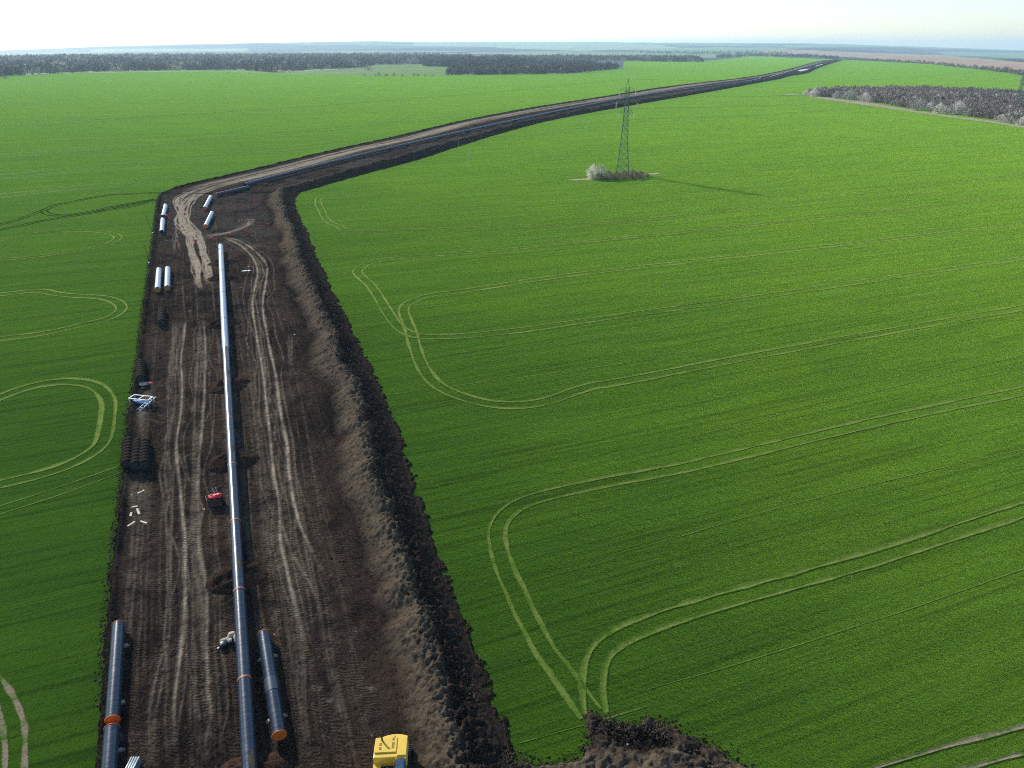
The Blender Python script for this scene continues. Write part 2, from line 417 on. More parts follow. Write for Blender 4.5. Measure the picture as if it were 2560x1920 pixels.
def near_land():
    # radial fan of quads whose rings carry the ground profile exactly
    ys = sorted(set([-1000., -300, 0] + list(YR[2:-2]) + [300., 400, 500, 640, 800, 980]))
    xs = np.linspace(-980, 980, 29)
    Xg, Yg = np.meshgrid(xs, np.array(ys)); Zg = gh(Xg, Yg)
    nr, nc = Xg.shape; V = list(np.stack([Xg, Yg, Zg], -1).reshape(-1, 3)); Fq = [tuple(f) for f in gridfaces(nr, nc)]
    # rim joining the rectangle to the 1400 m circle
    az = radians(1)*np.concatenate([np.arange(-180, -44, 4), np.arange(-44, 44, .18), np.arange(44, 181, 4)])
    def rect(a):
        sx, sy = sin(a), cos(a)
        t = min(980/abs(sx) if abs(sx) > 1e-9 else 1e9, (980 if sy > 0 else 1000)/abs(sy) if abs(sy) > 1e-9 else 1e9); return t
    Rn = []
    for k in np.linspace(0, 1, 8):
        for a in az:
            r = rect(a)*(1-k)+1400*k; x, y = r*sin(a), r*cos(a); Rn.append((x, y, float(gh(x, y))-(.25 if k == 0 else 0)))
    base = len(V); V += Rn; V = np.array([tuple(v) for v in V]); g = gridfaces(8, len(az))+base
    Fq = np.concatenate([np.array(Fq), g])
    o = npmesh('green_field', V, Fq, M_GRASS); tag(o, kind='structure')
land(); near_land()

# ------------------------------------------------------------------ the stripped construction corridor
LP = [(222,2080),(232,1920),(249,1736),(264,1539),(281,1366),(303,1192),(318,1042),(339,914),(353,799),(368,694),(382,590),(393,505),(400,487)]
LP2 = [(400,487),(457,466),(544,446),(648,422),(810,382),(984,344),(1157,303),(1331,270),(1504,243),(1678,216),(1852,196)]
LP3 = [(1852,196),(1900,189),(1975,173),(2052,152),(2090,148.5)]
RP = [(1335,2080),(1275,1920),(1210,1736),(1145,1539),(1095,1417),(1055,1300),(1015,1180),(985,1076),(949,984),(914,914),(874,822),(833,741),(804,683),(775,613),(752,556),(732,505),(745,482)]
RP2 = [(745,482),(810,463),(926,430),(1042,399),(1157,362),(1273,327),(1389,298),(1562,266),(1736,236),(1852,215),(1950,197)]
RP3 = [(1950,197),(1975,190),(2020,182),(2050,168),(2104,150)]
def wl(px): return smooth_line([P(u, v)[:] for u, v in px], 1.0)
def resample(line, fr):
    d = np.concatenate([[0], np.cumsum(np.linalg.norm(np.diff(line, axis=0), axis=1))]); d /= d[-1]
    return np.stack([np.interp(fr, d, line[:, k]) for k in range(3)], -1)
# paint masks for tyre tracks: a raster over the near corridor
GX0, GY0, GC = -210., 25., .15
GW, GH_ = int(250/GC), int(330/GC)
TAN = np.zeros((GH_, GW), np.float32); RUT = np.zeros((GH_, GW), np.float32)
def stroke(px, width=.55, s=1.0, copies=1, jit=0.0, rut=1.0, breakup=.38, taper=0.0):
    width *= .72
    wp = [P(u, v)[:2] for u, v in px]
    for c in range(copies):
        o = random.uniform(-jit, jit) if copies > 1 else 0; ph = random.uniform(0, 100)
        ln = smooth_line(wp, .12)
        tg = np.gradient(ln, axis=0); tg /= np.linalg.norm(tg, axis=1)[:, None]+1e-9
        nrm = np.stack([-tg[:, 1], tg[:, 0]], -1); k = np.arange(len(ln))*.12
        off = (o+(vn(k/9., k*0+ph, 3)-.5)*jit*1.1)*(1-taper*k/k[-1])+(vn(k/2.5, k*0+ph, 4)-.5)*.10
        ln = ln+nrm*off[:, None]
        st = s*(1-breakup*2*np.abs(vn(k/3., k*0+ph, 8)-.5)-breakup*vn(k/.5, k*0+ph, 9)); w = width*(.75+.5*vn(k/4., k*0+ph, 6)); st = st*np.clip((k[-1]-k)/9., 0, 1)**.7*np.clip(k/4., 0, 1)
        R_ = int(width*.9/GC)+2
        cx = (ln[:, 0]-GX0)/GC; cy = (ln[:, 1]-GY0)/GC; ix = np.round(cx).astype(int); iy = np.round(cy).astype(int)
        for a in range(-R_, R_+1):
            for b in range(-R_, R_+1):
                jx = ix+a; jy = iy+b; d = np.hypot(jx-cx, jy-cy)*GC
                val = st*np.clip(1.5-d/(w/2), 0, 1); ok = (jx >= 0) & (jx < GW) & (jy >= 0) & (jy < GH_) & (val > .01)
                np.maximum.at(TAN, (jy[ok], jx[ok]), val[ok])
                if rut: np.maximum.at(RUT, (jy[ok], jx[ok]), (rut*np.clip(1.3-d/(w/2), 0, 1))[ok])
def samp(G, x, y):
    fx = np.clip((x-GX0)/GC, 0, GW-1.01); fy = np.clip((y-GY0)/GC, 0, GH_-1.01); ix = fx.astype(int); iy = fy.astype(int); fx -= ix; fy -= iy
    v = (G[iy, ix]*(1-fx)+G[iy, ix+1]*fx)*(1-fy)+(G[iy+1, ix]*(1-fx)+G[iy+1, ix+1]*fx)*fy
    ins = (x > GX0+1) & (x < GX0+GW*GC-1) & (y > GY0+1) & (y < GY0+GH_*GC-1)
    return v*ins
r4, r5, r6, r7 = R('4'), R('5'), R('6'), R('7')
stroke(r4([(1700,45),(1300,140),(1000,215),(780,275),(620,350),(520,430),(480,540),(520,640),(600,740),(640,820),(660,900),(700,1000),(705,1150),(725,1235)]), .6, 1.2, 14, 2.6, taper=.85)
stroke(r4([(1300,110),(900,200),(600,300),(440,370),(410,420),(440,500),(420,600),(480,690),(540,770),(530,850),(560,930),(600,1050),(610,1200),(640,1290)]), .6, 1.2, 13, 2.4, taper=.85)
stroke(r4([(640,900),(680,980),(710,1120),(728,1240)]), .6, 1.2, 6, .9)
stroke(r4([(540,900),(590,1010),(605,1150),(620,1270)]), .6, 1.2, 6, .9)
stroke(r4([(640,760),(800,735),(950,700),(1040,650),(1075,610),(1055,596),(1040,630)]), .45, .9, 6, 1.2)
stroke(r4([(650,745),(850,735),(1000,700),(1110,650),(1150,605),(1130,590),(1115,640)]), .45, .9, 5, 1.0)
stroke(r4([(660,800),(760,750),(900,730),(1040,690)]), .45, .9, 5, 1.2)
stroke(r4([(390,640),(370,760),(365,860),(385,920)]), .4, .7, 4, 1.2)
C_ = r4([(850,770),(1000,830),(1120,930),(1190,1050),(1195,1150),(1165,1300),(1150,1450),(1175,1640)])+r5([(1340,200),(1385,450),(1410,700),(1440,950),(1460,1150),(1475,1300),(1520,1550)])+r6([(1560,300),(1620,600),(1680,850),(1750,1150),(1800,1310)])
stroke(C_, .72, 1.15, 1, 0); stroke([(u-3, v) for u, v in C_], .32, .55, 4, 1.5)
stroke(r4([(880,790),(1080,870),(1210,1000),(1262,1110),(1240,1200),(1190,1300),(1180,1400),(1215,1550),(1225,1659)])+r5([(1400,400),(1440,800)]), .45, .65)
D_ = r4([(850,760),(1050,815),(1200,930),(1290,1050),(1275,1250),(1250,1400),(1260,1550),(1275,1640)])+r5([(1430,200),(1480,420),(1510,640),(1545,870),(1580,1050),(1600,1300),(1650,1560)])+r6([(1720,200),(1800,380),(1870,520),(1925,600)])
stroke(D_, .72, 1.15); stroke([(u+3, v) for u, v in D_[:-3]], .32, .5, 4, 1.4)
stroke(r6([(1530,30),(1600,280),(1680,480),(1780,640),(1850,780),(1890,900),(1910,1040)]), .5, .7)
stroke(r6([(1650,300),(1720,560),(1800,700),(1860,900)]), .4, .45, 2, .8)
stroke(r5([(1275,0),(1300,300),(1330,650),(1370,1000),(1400,1300),(1430,1659)])+r6([(1450,250),(1500,600),(1560,950)]), .35, .4)
stroke(r4([(455,1210),(470,1400),(490,1600)]), .4, .5)
A_ = r5([(745,0),(720,200),(705,350),(715,600),(700,800),(670,1000),(672,1150),(700,1400),(720,1640)])+r6([(785,300),(790,600),(780,900),(760,1200),(720,1500)])+r7([(740,900),(760,1320)])
stroke(A_, .6, 1.05); stroke(A_, .32, .55, 6, 1.9)
B_ = r5([(890,0),(905,200),(905,400),(890,750),(870,1000),(850,1200),(840,1400),(850,1640)])+r6([(900,380),(940,600),(960,800),(970,1000),(960,1200),(980,1500)])+r7([(1000,650),(1030,900),(990,1150),(1040,1320)])
stroke(B_, .65, .9); stroke(B_, .32, .5, 6, 1.9)
stroke(r5([(820,100),(830,300),(812,500),(800,700),(785,1000),(790,1400),(800,1659)])+r6([(850,300),(870,700),(870,1200)]), .5, .5, 2, .6)
stroke(r5([(655,50),(622,350),(620,640)]), .5, .55, 2, .4); stroke(r5([(600,870),(572,1050),(570,1450)]), .4, .6)
stroke(r7([(680,450),(640,700),(590,900),(562,1100),(560,1320)]), .5, .6); stroke(r7([(860,600),(870,900),(862,1320)]), .4, .5)
stroke(r7([(1700,30),(1740,300),(1760,600),(1780,1100)]), .5, .35, 2, 1.); stroke(r5([(1600,100),(1600,500)]), .5, .4, 2, .6)
stroke(r5([(470,560),(420,700),(400,1000)]), 1.6, .55, 2, .5, 0); stroke(r5([(330,1280),(350,1480),(350,1659)]), 2.2, .55, 2, .6, 0)
stroke(r6([(430,0),(450,150),(360,290)]), 2.0, .55, 2, .5, 0); stroke(r5([(310,700),(330,850)]), .8, .5, 1, 0, 0)
stroke(r7([(330,30),(390,200),(430,330)]), 1.0, .45, 1, 0, 0)
stroke(r5([(690,760),(560,850),(400,800)]), .5, .5, 2, .5, .6)
stroke(r6([(250,640),(420,580),(560,470)]), .7, .6, 2, .5, .5); stroke(r6([(340,760),(480,700),(620,620)]), .7, .6, 2, .5, .5)
for k in range(70):                                   # faint digger and dozer passes over the working side
    t = random.uniform(.06, .93); a = random.uniform(1000, 1700); b = a-random.uniform(150, 600)
    def at(v):
        l = np.interp(-v, [-p[1] for p in LP], [p[0] for p in LP]); r = np.interp(-v, [-p[1] for p in RP], [p[0] for p in RP])
        return l+(r-l)*(t if t < .34 else .36+.34*(t-.34)/.6)
    stroke([(at(v)+random.uniform(-5, 5), v) for v in np.linspace(a+250, b, 6)], random.uniform(.25, .5), random.uniform(.12, .42), 1, 0, random.uniform(.3, 1.4))
for k in range(16):                                   # slewing marks where machines turned
    u, v = random.uniform(300, 560), random.uniform(1000, 1750); L_ = random.uniform(30, 110); a = random.uniform(-.5, .5)
    if u > np.interp(-v, [-p[1] for p in LP], [p[0] for p in LP])+25: stroke([(u, v), (u+L_*.5, v-L_*.25*(1+a)), (u+L_, v-L_*.6)], random.uniform(.3, .7), random.uniform(.2, .5), 2, .5, random.uniform(.5, 1.5))

DARK = np.array((.014, .011, .010)); BRN = np.array((.055, .037, .025)); WARM = np.array((.165, .125, .080)); TANC = np.array((.40, .32, .215)); GREY = np.array((.13, .118, .105))
def corridor(name, L, Rr, dist0, rate, nc, leg):
    lenL = np.linalg.norm(np.diff(L, axis=0), axis=1).sum(); ln = .5*(lenL+np.linalg.norm(np.diff(Rr, axis=0), axis=1).sum())
    fr = [0.]; pos = 0
    mid = resample(.5*(resample(L, np.linspace(0, 1, 300))+resample(Rr, np.linspace(0, 1, 300))), np.linspace(0, 1, 600))
    while fr[-1] < 1:
        p = mid[min(599, int(fr[-1]*599))]; d = math.dist(p, (0, 0, HC)); pos += d*rate; fr.append(min(1, pos/ln))
    fr = np.array(fr); LL = resample(L, fr); RL = resample(Rr, fr)
    t = np.linspace(-.02, 1.05, nc)[None, :]
    X = LL[:, :1]*(1-t)+RL[:, :1]*t; Y = LL[:, 1:2]*(1-t)+RL[:, 1:2]*t
    Wd = np.linalg.norm(RL-LL, axis=1)[:, None]; s = (fr*ln)[:, None]+dist0+t*0
    dl = t*Wd; dr = (1-t)*Wd
    lump = fbm(X/1.7, Y/1.7, 41, 4)-.5; fine = fbm(X/.45, Y/.45, 51, 3)-.5; big = fbm(X/7., Y/7., 61, 3)-.5
    big8 = vn(X/6., Y/6., 64); lump = lump*(.35+1.3*big8); crag = .5-np.abs(fbm(X/.55, Y/.55, 45, 3)-.5)*4
    we = (fbm(X/.6, Y/.6, 71, 3)-.5)*1.8+(vn(X/3., Y/3., 72)-.5)*.9
    if leg == 1:
        hw = 1.75+1.3*(fbm(s/6., s*0, 81, 3)-.5)*2*.6; cr = 4.0+(fbm(s/12., s*0+3, 82, 2)-.5)*1.8+(fbm(s/2.5, s*0+3, 84, 2)-.5)*1.3; lf = 4.6+(fbm(s/8., s*0+7, 83, 3)-.5)*4.0
    else:
        hw = 2.0+.5*(vn(s/14., s*0, 81)-.5)*2; cr = 4.2+s*0; lf = 5.0+(vn(s/11., s*0+7, 83)-.5)*2.5
        if leg == 3: hw = hw*1.0; cr = cr*1.6; lf = lf*1.3
    q = np.where(dr < cr, np.clip(dr/cr, 0, 1), np.clip(1-(dr-cr)/lf, 0, 1))
    prof = np.where(dr < cr, q**.85, q*q*(3-2*q))
    stri = fbm((s*.8-dr*.55)/.8, (s*.35+dr)/3.2, 101, 3)-.5
    wz = hw*prof*(1+.35*big)+stri*.45*q*(dr > cr*.9)
    berm = np.exp(-((dl-.75)/.45)**2)*(.5+.8*lump)
    inner = np.clip((dl-1.2)/1., 0, 1)*np.clip((dr-cr-lf)/2., 0, 1)
    tan_ = samp(TAN, X, Y); rut = samp(RUT, X, Y)
    shade = q > .02
    z = .22+wz+berm+(lump*.95+fine*1.25+crag*.22)*np.clip(q*1.6, 0, 1)*np.clip(1.15-(dr-cr*.7)/3.0, .28, 1.)+inner*(lump*.16+fine*.13+big*.16)*(1-.6*tan_)-.07*rut*inner+.10*np.clip(rut-.05, 0, 1)*(rut < .5)*inner
    z = np.maximum(z, .06)+(0 if leg == 1 else .12 if leg == 2 else .5)
    edge = np.clip(np.minimum(dl+we*.4+.2, dr+we+.9)/.6, 0, 1)
    z = -.35+(z+.35)*edge
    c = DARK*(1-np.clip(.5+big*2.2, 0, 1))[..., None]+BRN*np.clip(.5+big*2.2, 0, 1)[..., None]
    lit_slope = np.clip((q-.05)*2.2, 0, 1)*(dr > cr*.8)
    c = c*(1-lit_slope[..., None]*.8)+WARM*lit_slope[..., None]*.8  # sunlit slope of the spoil bank painted paler
    face_shade = np.clip((cr*1.02-dr)/1.0, 0, 1)*.8; c = c*(1-face_shade[..., None])+(DARK*.9+BRN*.45)*face_shade[..., None]  # outer face of the bank painted darker, standing in for shade
    if leg == 1:
        red = np.clip((fbm(X/11., Y/11., 91, 3)-.55)*5, 0, 1)*inner*.6; c = c*(1-red[..., None])+np.array((.075,.048,.035))*red[..., None]
        top = np.clip((s-150)/30, 0, 1)*.5*inner; c = c*(1-top[..., None])+np.array((.075,.066,.058))*top[..., None]
    shaded = np.clip(1.25-dl/.9, 0, 1)*.8*(1 if leg < 3 else .5); c = c*(1-shaded[..., None])+np.array((.010,.008,.008))*shaded[..., None]  # shadow band along the left cut edge, painted near black into the soil
    if leg >= 2:
        tf = dl/Wd; rd = np.clip((tf-.08)/.04, 0, 1)*np.clip((.36-tf)/.07, 0, 1)
        st = fbm(dl/1.3, s/60., 95, 3); rm = rd*np.clip(.22+(st-.3)*2.2, 0, .85)
        c = c*.8
        if leg == 3: rm = rm*.8
        tan_ = np.maximum(tan_*np.clip(1-s/60. if leg == 2 else s*0, 0, 1), rm*(np.clip(s/25., 0, 1) if leg == 2 else 1))
        mud = np.clip((tf-.5)/.1, 0, 1)*np.clip((dr-cr-1)/3, 0, 1)*np.clip((fbm(X/20., Y/9., 97, 3)-.4)*4, 0, 1)*.5
        c = c*(1-mud[..., None])+GREY*.9*mud[..., None]
    tw = np.clip(tan_, 0, 1)[..., None]; c = c*(1-tw)+(TANC if leg < 3 else TANC*.95)*tw
    al = inner*(1-tw[..., 0]*.8)
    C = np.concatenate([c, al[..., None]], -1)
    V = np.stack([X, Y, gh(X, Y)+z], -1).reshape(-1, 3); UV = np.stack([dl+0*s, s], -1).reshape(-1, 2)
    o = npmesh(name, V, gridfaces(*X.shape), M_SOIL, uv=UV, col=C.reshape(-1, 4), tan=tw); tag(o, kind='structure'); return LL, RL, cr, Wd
L1, R1 = wl(LP), wl(RP)
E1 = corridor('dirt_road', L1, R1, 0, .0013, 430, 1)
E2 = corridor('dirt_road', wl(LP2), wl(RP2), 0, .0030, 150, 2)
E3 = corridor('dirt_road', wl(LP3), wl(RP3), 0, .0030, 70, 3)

# spoil heap spreading over the wheat at the bottom of the frame
HP = [(1180,1790),(1225,1790),(1258,1850),(1300,1882),(1345,1905),(1400,1906),(1450,1888),(1464,1850),(1458,1788),(1480,1780),(1530,1796),(1590,1806),(1625,1788),(1655,1800),(1690,1812),(1720,1832),(1790,1860),(1850,1905),(1930,1950),(2100,2120),(1180,2120)]
def heap():
    poly = [P(u, v)[:2] for u, v in HP]; xs = [p[0] for p in poly]; ys = [p[1] for p in poly]
    X, Y = np.meshgrid(np.arange(min(xs)-1, max(xs)+1, .11), np.arange(min(ys)-1, max(ys)+1, .11))
    d = np.full(X.shape, 1e9)
    for i in range(len(poly)):
        (x1, y1), (x2, y2) = poly[i], poly[(i+1) % len(poly)]; vx, vy = x2-x1, y2-y1
        t = np.clip(((X-x1)*vx+(Y-y1)*vy)/(vx*vx+vy*vy), 0, 1); d = np.minimum(d, np.hypot(X-x1-t*vx, Y-y1-t*vy))
    d = np.where(inpoly(X, Y, poly), d, -d)
    lump = fbm(X/1.1, Y/1.1, 141, 4)-.5; fine = fbm(X/.35, Y/.35, 151, 3)-.5; big = fbm(X/4., Y/4., 161, 3)-.5
    e = np.clip((d+lump*1.2)/.8, 0, 1)
    z = -.35+e*(.35+.30+.9*big*np.clip(d/3, 0, 1)+.85*lump+.45*fine+.35*np.clip(d/5, 0, 1))
    k = np.clip(.5+big*2.5+lump, 0, 1)[..., None]; c = DARK*(1-k)+WARM*1.0*k
    pale = np.clip((fbm(X/2.5, Y/1.2, 171, 3)-.62)*8, 0, 1)[..., None]*np.clip(d/2, 0, 1)[..., None]; c = c*(1-pale)+np.array((.26,.20,.13))*pale
    C = np.concatenate([c, 0*d[..., None]], -1)
    keep = (d > -1.2); idx = -np.ones(d.size, int); kk = np.flatnonzero(keep.ravel()); idx[kk] = np.arange(len(kk))
    Fc = idx[gridfaces(*X.shape)]; Fc = Fc[(Fc >= 0).all(1)]
    V = np.stack([X, Y, gh(X, Y)+z], -1).reshape(-1, 3)[kk]
    o = npmesh('spoil_ground', V, Fc, M_SOIL, uv=V[:, :2], col=C.reshape(-1, 4)[kk]); tag(o, kind='structure')
heap()

# loose clods along the edges
def clods():
    ico = bmesh.new(); bmesh.ops.create_icosphere(ico, subdivisions=1, radius=1); iv = np.array([v.co[:] for v in ico.verts]); jf = np.array([[v.index for v in f.verts] for f in ico.faces]); ico.free()
    pts = []
    def along(line, n, off, spread, smin, smax, side, hf=0):
        q = resample(line, rng.random(n)**.8); j = resample(line, np.clip(rng.random(n), 0, 1))
        q = resample(line, np.sort(rng.random(n)))
        tg = np.gradient(q, axis=0); tg /= np.linalg.norm(tg, axis=1)[:, None]+1e-9; nr = np.stack([tg[:, 1], -tg[:, 0]], -1)*side
        d = off+np.abs(rng.normal(0, spread, n))*np.where(rng.random(n) < .75, 1, -1); sz = smin+(smax-smin)*rng.random(n)**3
        for a, b, c, e in zip(q, nr, d, sz): pts.append((a[0]+b[0]*c, a[1]+b[1]*c, e, hf*max(0, -c)))
    k1 = resample(L1, np.linspace(.05, 1, 200)); k2 = resample(R1, np.linspace(.05, 1, 200))
    along(k1, 5000, .0, .24, .03, .10, -1); along(k2, 12000, -1.1, .55, .03, .14, 1, .55)
    along(resample(wl(RP2), np.linspace(0, .35, 100)), 2000, -.3, .6, .07, .22, 1, .4); along(resample(wl(LP2), np.linspace(0, .3, 100)), 1000, 0, .5, .07, .22, -1)
    hp = np.array([P(u, v)[:] for u, v in HP[1:19]]); along(hp, 4000, -1.3, .7, .03, .11, -1, .22)
    pts2 = np.array(pts); n = len(pts2); m = len(iv)
    J = 1+rng.uniform(-.5, .4, (n, m, 1)); sc = pts2[:, 2][:, None, None]*np.stack([1+rng.random(n)*.5, 1+rng.random(n)*.5, .6+.4*rng.random(n)], -1)[:, None, :]
    V = iv[None]*J*sc; V[..., 0] += pts2[:, 0][:, None]; V[..., 1] += pts2[:, 1][:, None]; V[..., 2] += (gh(pts2[:, 0], pts2[:, 1])+pts2[:, 3]+pts2[:, 2]*.3)[:, None]
    Fc = (jf[None]+(np.arange(n)*m)[:, None, None]).reshape(-1, 3)
    o = npmesh('soil_clods', V.reshape(-1, 3), Fc, plain('clod_earth', (.055, .038, .027), .95, var=.8, scale=2), smooth=False)
    tag(o, 'loose dark clods crumbled along the edges of the stripped corridor', 'clods', kind='stuff')
clods()

# ------------------------------------------------------------------ wheel tracks in the wheat
def ribbon(px, kind, off=1.0, w=.42, lip=.13, both=True, step=1.2, dark=None):
    wp = [P(u, v)[:2] for u, v in px]; Vs, Fs, Cs = [], [], []; n0 = 0; w = w if kind == 'tan' or not both else w*1.2; lip = lip*.95
    for sd in ((-1, 1) if both else (0,)):
        ln = smooth_line(wp, step); tg = np.gradient(ln, axis=0); tg /= np.linalg.norm(tg, axis=1)[:, None]+1e-9
        nr = np.stack([-tg[:, 1], tg[:, 0]], -1); k = np.arange(len(ln))
        c = ln+nr*(off*sd+(vn(k/6., k*0+sd*9, 5)-.5)*.15)[:, None]
        ww = w*(.55+.9*vn(k/2.5, k*0+sd, 6)); lp = lip*.42; prof = [(-.6, -.02, 0), (-.4, lp, .5), (-.27, .02, 1), (.27, .02, 1), (.4, lp, .5), (.6, -.02, 0)]
        for a, z, al in prof:
            p = c+nr*(a*ww)[:, None]; zz = gh(p[:, 0], p[:, 1])+z+.012; Vs.append(np.column_stack([p, zz])); Cs.append(np.column_stack([np.zeros((len(p), 3)), np.full(len(p), al)]))
        m = len(ln); g = gridfaces(6, m)+n0; Fs.append(g); n0 += 6*m
    o = npmesh('wheel_track', np.concatenate(Vs), np.concatenate(Fs), M_TRK[kind], smooth=False, col=np.concatenate(Cs)); tag(o, kind='structure')
w_, x_, y_, l_, m_, n_, g_ = [R(k) for k in 'wxylmng']
ribbon([(2600,487),(2000,550)]+w_([(1360,5),(860,45),(420,80),(230,110),(140,150),(105,190),(150,240),(215,300),(280,400),(340,500),(410,600),(500,668),(620,697),(760,700),(1000,690),(1400,648),(1800,590),(2212,532)])+[(2000,727),(2600,640)], 'light')
ribbon([(2600,556),(2100,612)]+w_([(2212,165),(1700,225),(1200,300),(900,345),(700,370),(560,410),(490,450),(470,500),(495,570),(530,660),(560,780),(600,900),(650,990),(720,1070),(820,1130),(950,1180),(1100,1220),(1250,1240),(1400,1240),(1600,1210),(1800,1140),(2000,1080),(2212,1050)])+[(2000,868),(2600,762)], 'light', w=.5)
ribbon([(2600,968),(2200,1052)]+x_([(1860,0),(1500,72),(1100,145),(700,232),(500,290),(380,350),(300,430),(262,520),(268,620),(295,740),(345,880),(405,1000),(465,1150),(545,1300),(640,1480)])+[(1395,1670),(1445,1740),(1478,1785)], 'light', w=.5)
ribbon([(2620,1256),(2560,1272),(2207,1387),(1860,1486),(1698,1533),(1603,1568),(1555,1590),(1514,1619),(1490,1660),(1482,1720),(1490,1785)], 'light', w=.6, lip=.18)
ribbon([(2640,1826),(2560,1848),(2400,1890),(2280,1925),(2200,1950)], 'tan', w=.50, lip=.16)
ribbon(g_([(2212,470),(1700,500),(1480,540),(1440,640),(1500,780),(1600,960),(1800,1060),(2212,1150)])+[(1200,568),(1700,540),(2600,430)], 'light', w=.35)
for a, b, c in [((1000,470),(1700,440),(2620,378)), ((1650,1110),(2100,1000),(2620,872)), ((1300,440),(1900,405),(2620,345)), ((870,1000),(1400,930),(1900,860)), ((1560,1380),(2100,1230),(2620,1110)), ((1620,1725),(2100,1580),(2620,1400)), ((1300,1860),(1500,1800),(1620,1765))]:
    ribbon([a, b, c], 'light', w=.16, both=False, lip=.06)
ribbon(l_([(1834,5),(1200,35),(800,105),(640,135),(520,180),(480,210),(540,245),(700,255),(950,220),(1300,150),(1700,78)]), 'dark', off=.9)
ribbon(l_([(1700,85),(1300,160),(950,235),(600,290),(300,350),(-40,425)]), 'dark', off=.9, w=.5); ribbon(l_([(1720,95),(1400,165),(1000,225)]), 'dark', off=.9, w=.4)
ribbon(l_([(520,185),(430,215),(200,300),(-40,370)]), 'dark', off=.8, w=.3)
ribbon([(420,484),(700,420),(900,370),(1157,318),(1400,268)], 'dark', off=.9, w=.28)
ribbon(l_([(-40,540),(300,465),(700,427),(1000,427),(1200,450),(1285,490),(1240,540),(1100,595),(800,645),(400,705),(-40,745)]), 'light', w=.35)
ribbon(l_([(-40,1125),(400,1080),(600,1110),(800,1133),(1100,1150),(1250,1190),(1322,1250),(1300,1310),(1150,1390),(900,1450),(500,1540),(-40,1610)]), 'light', w=.5)
ribbon(m_([(-40,400),(300,280),(600,228),(850,235),(1020,290),(1120,420),(1120,560),(1090,750),(1040,880),(900,990),(700,1090),(400,1190),(-40,1295)]), 'light', w=.6, lip=.16)
ribbon(m_([(-40,1570),(600,1365),(1230,1140)]), 'light', w=.22, off=.9, lip=.10)
ribbon(n_([(-160,330),(0,400),(150,600),(260,830),(320,1050),(345,1300),(355,1700)]), 'tan', w=.62, both=False, lip=.12, step=.5)
ribbon(n_([(-60,700),(0,880),(50,1100),(72,1400),(66,1700)]), 'tan', w=.62, both=False, lip=.12, step=.5)
def patch(px, name='dry_grass', mat=None, z=.05, mt=None):
    poly = [P(u, v)[:] for u, v in px]; b = bmesh.new(); vs = [b.verts.new((x, y, float(gh(x, y))+z)) for x, y, _ in poly]; b.faces.new(vs)
    me = bpy.data.meshes.new(name); b.to_mesh(me); b.free(); me.materials.append(mt or M_STRAW); o = link(bpy.data.objects.new(name, me)); tag(o, kind='structure'); return o
patch([(1415,450.5),(1435,448.5),(1470,445.5),(1500,446),(1475,450),(1440,451.5)]); patch([(1605,436),(1640,432),(1655,432.5),(1640,436),(1615,439)])
patch([(1950,235.5),(1975,234.5),(2003,236),(1980,238)]); 
patch([(2003,237),(2060,243),(2160,254),(2283,276),(2400,292),(2478,302),(2600,322),(2600,327),(2478,307),(2380,294),(2260,277),(2150,261),(2050,247)])

# ------------------------------------------------------------------ pipes
def tube(pts, r, n=28, ri=None, capless=True):
    pts = np.asarray(pts, float); tg = np.gradient(pts, axis=0); tg /= np.linalg.norm(tg, axis=1)[:, None]
    sx = np.cross(tg, (0, 0, 1)); sx /= np.linalg.norm(sx, axis=1)[:, None]; up = np.cross(sx, tg)
    a = np.linspace(0, 2*pi, n+1)
    def ringv(rr): return pts[:, None]+sx[:, None]*(np.cos(a)[None, :, None]*rr)+up[:, None]*(np.sin(a)[None, :, None]*rr)
    V = ringv(r).reshape(-1, 3); F_ = gridfaces(len(pts), n+1)
    d = np.concatenate([[0], np.cumsum(np.linalg.norm(np.diff(pts, axis=0), axis=1))])
    UV = np.stack(np.broadcast_arrays(a[None]*r, d[:, None]), -1).reshape(-1, 2)
    if ri:
        m = len(V); V2 = ringv(ri).reshape(-1, 3); V = np.concatenate([V, V2]); F_ = np.concatenate([F_, F_[:, ::-1]+m]); UV = np.concatenate([UV, UV])
        k = (len(pts)-1)*(n+1); j = np.arange(n); b0 = len(V); e = np.arange(n+1)
        V = np.concatenate([V, V[e], V[e+m], V[e+k], V[e+k+m]]); UV = np.concatenate([UV, UV[e], UV[e], UV[e+k], UV[e+k]]); q = n+1
        F_ = np.concatenate([F_, np.stack([j, j+q, j+1+q, j+1], -1)+b0, np.stack([j, j+1, j+1+q, j+q], -1)+b0+2*q])
    return V, F_, UV
def lerp3(a, b, t): return tuple(a[i]+(b[i]-a[i])*t for i in range(3))
def cap(parent, p, d, r, mat, name='end_cap'):
    q = MB(); p = Vector(p); d = Vector(d).normalized(); q.rod(p, p+d*.05, r+.035, 28); q.rod(p+d*.05, p+d*.09, r*.86, 28); q.rod(p+d*.09, p+d*.14, .05, 8)
    return q.done(name, mat, parent)
def skid(p, d, label):
    d = Vector((d[0], d[1], 0)).normalized(); s = Vector((-d.y, d.x, 0)); z = float(gh(p[0], p[1])); o = empty('timber_skid', (p[0], p[1], z), atan2(d.y, d.x)+random.uniform(-.08, .08), label=label, cat='timber skid', group='timber blocks carrying the loose pipes')
    MB().box((0, 0, .12), (.35, 1.9, .24), bev=.01).done('lower_beam', M_WOODD, o); 
    for sg in (-1, 1): MB().box((0, sg*.55, .32), (.25, .4, .16), bev=.01).done('wedge', M_WOOD, o)
    return o
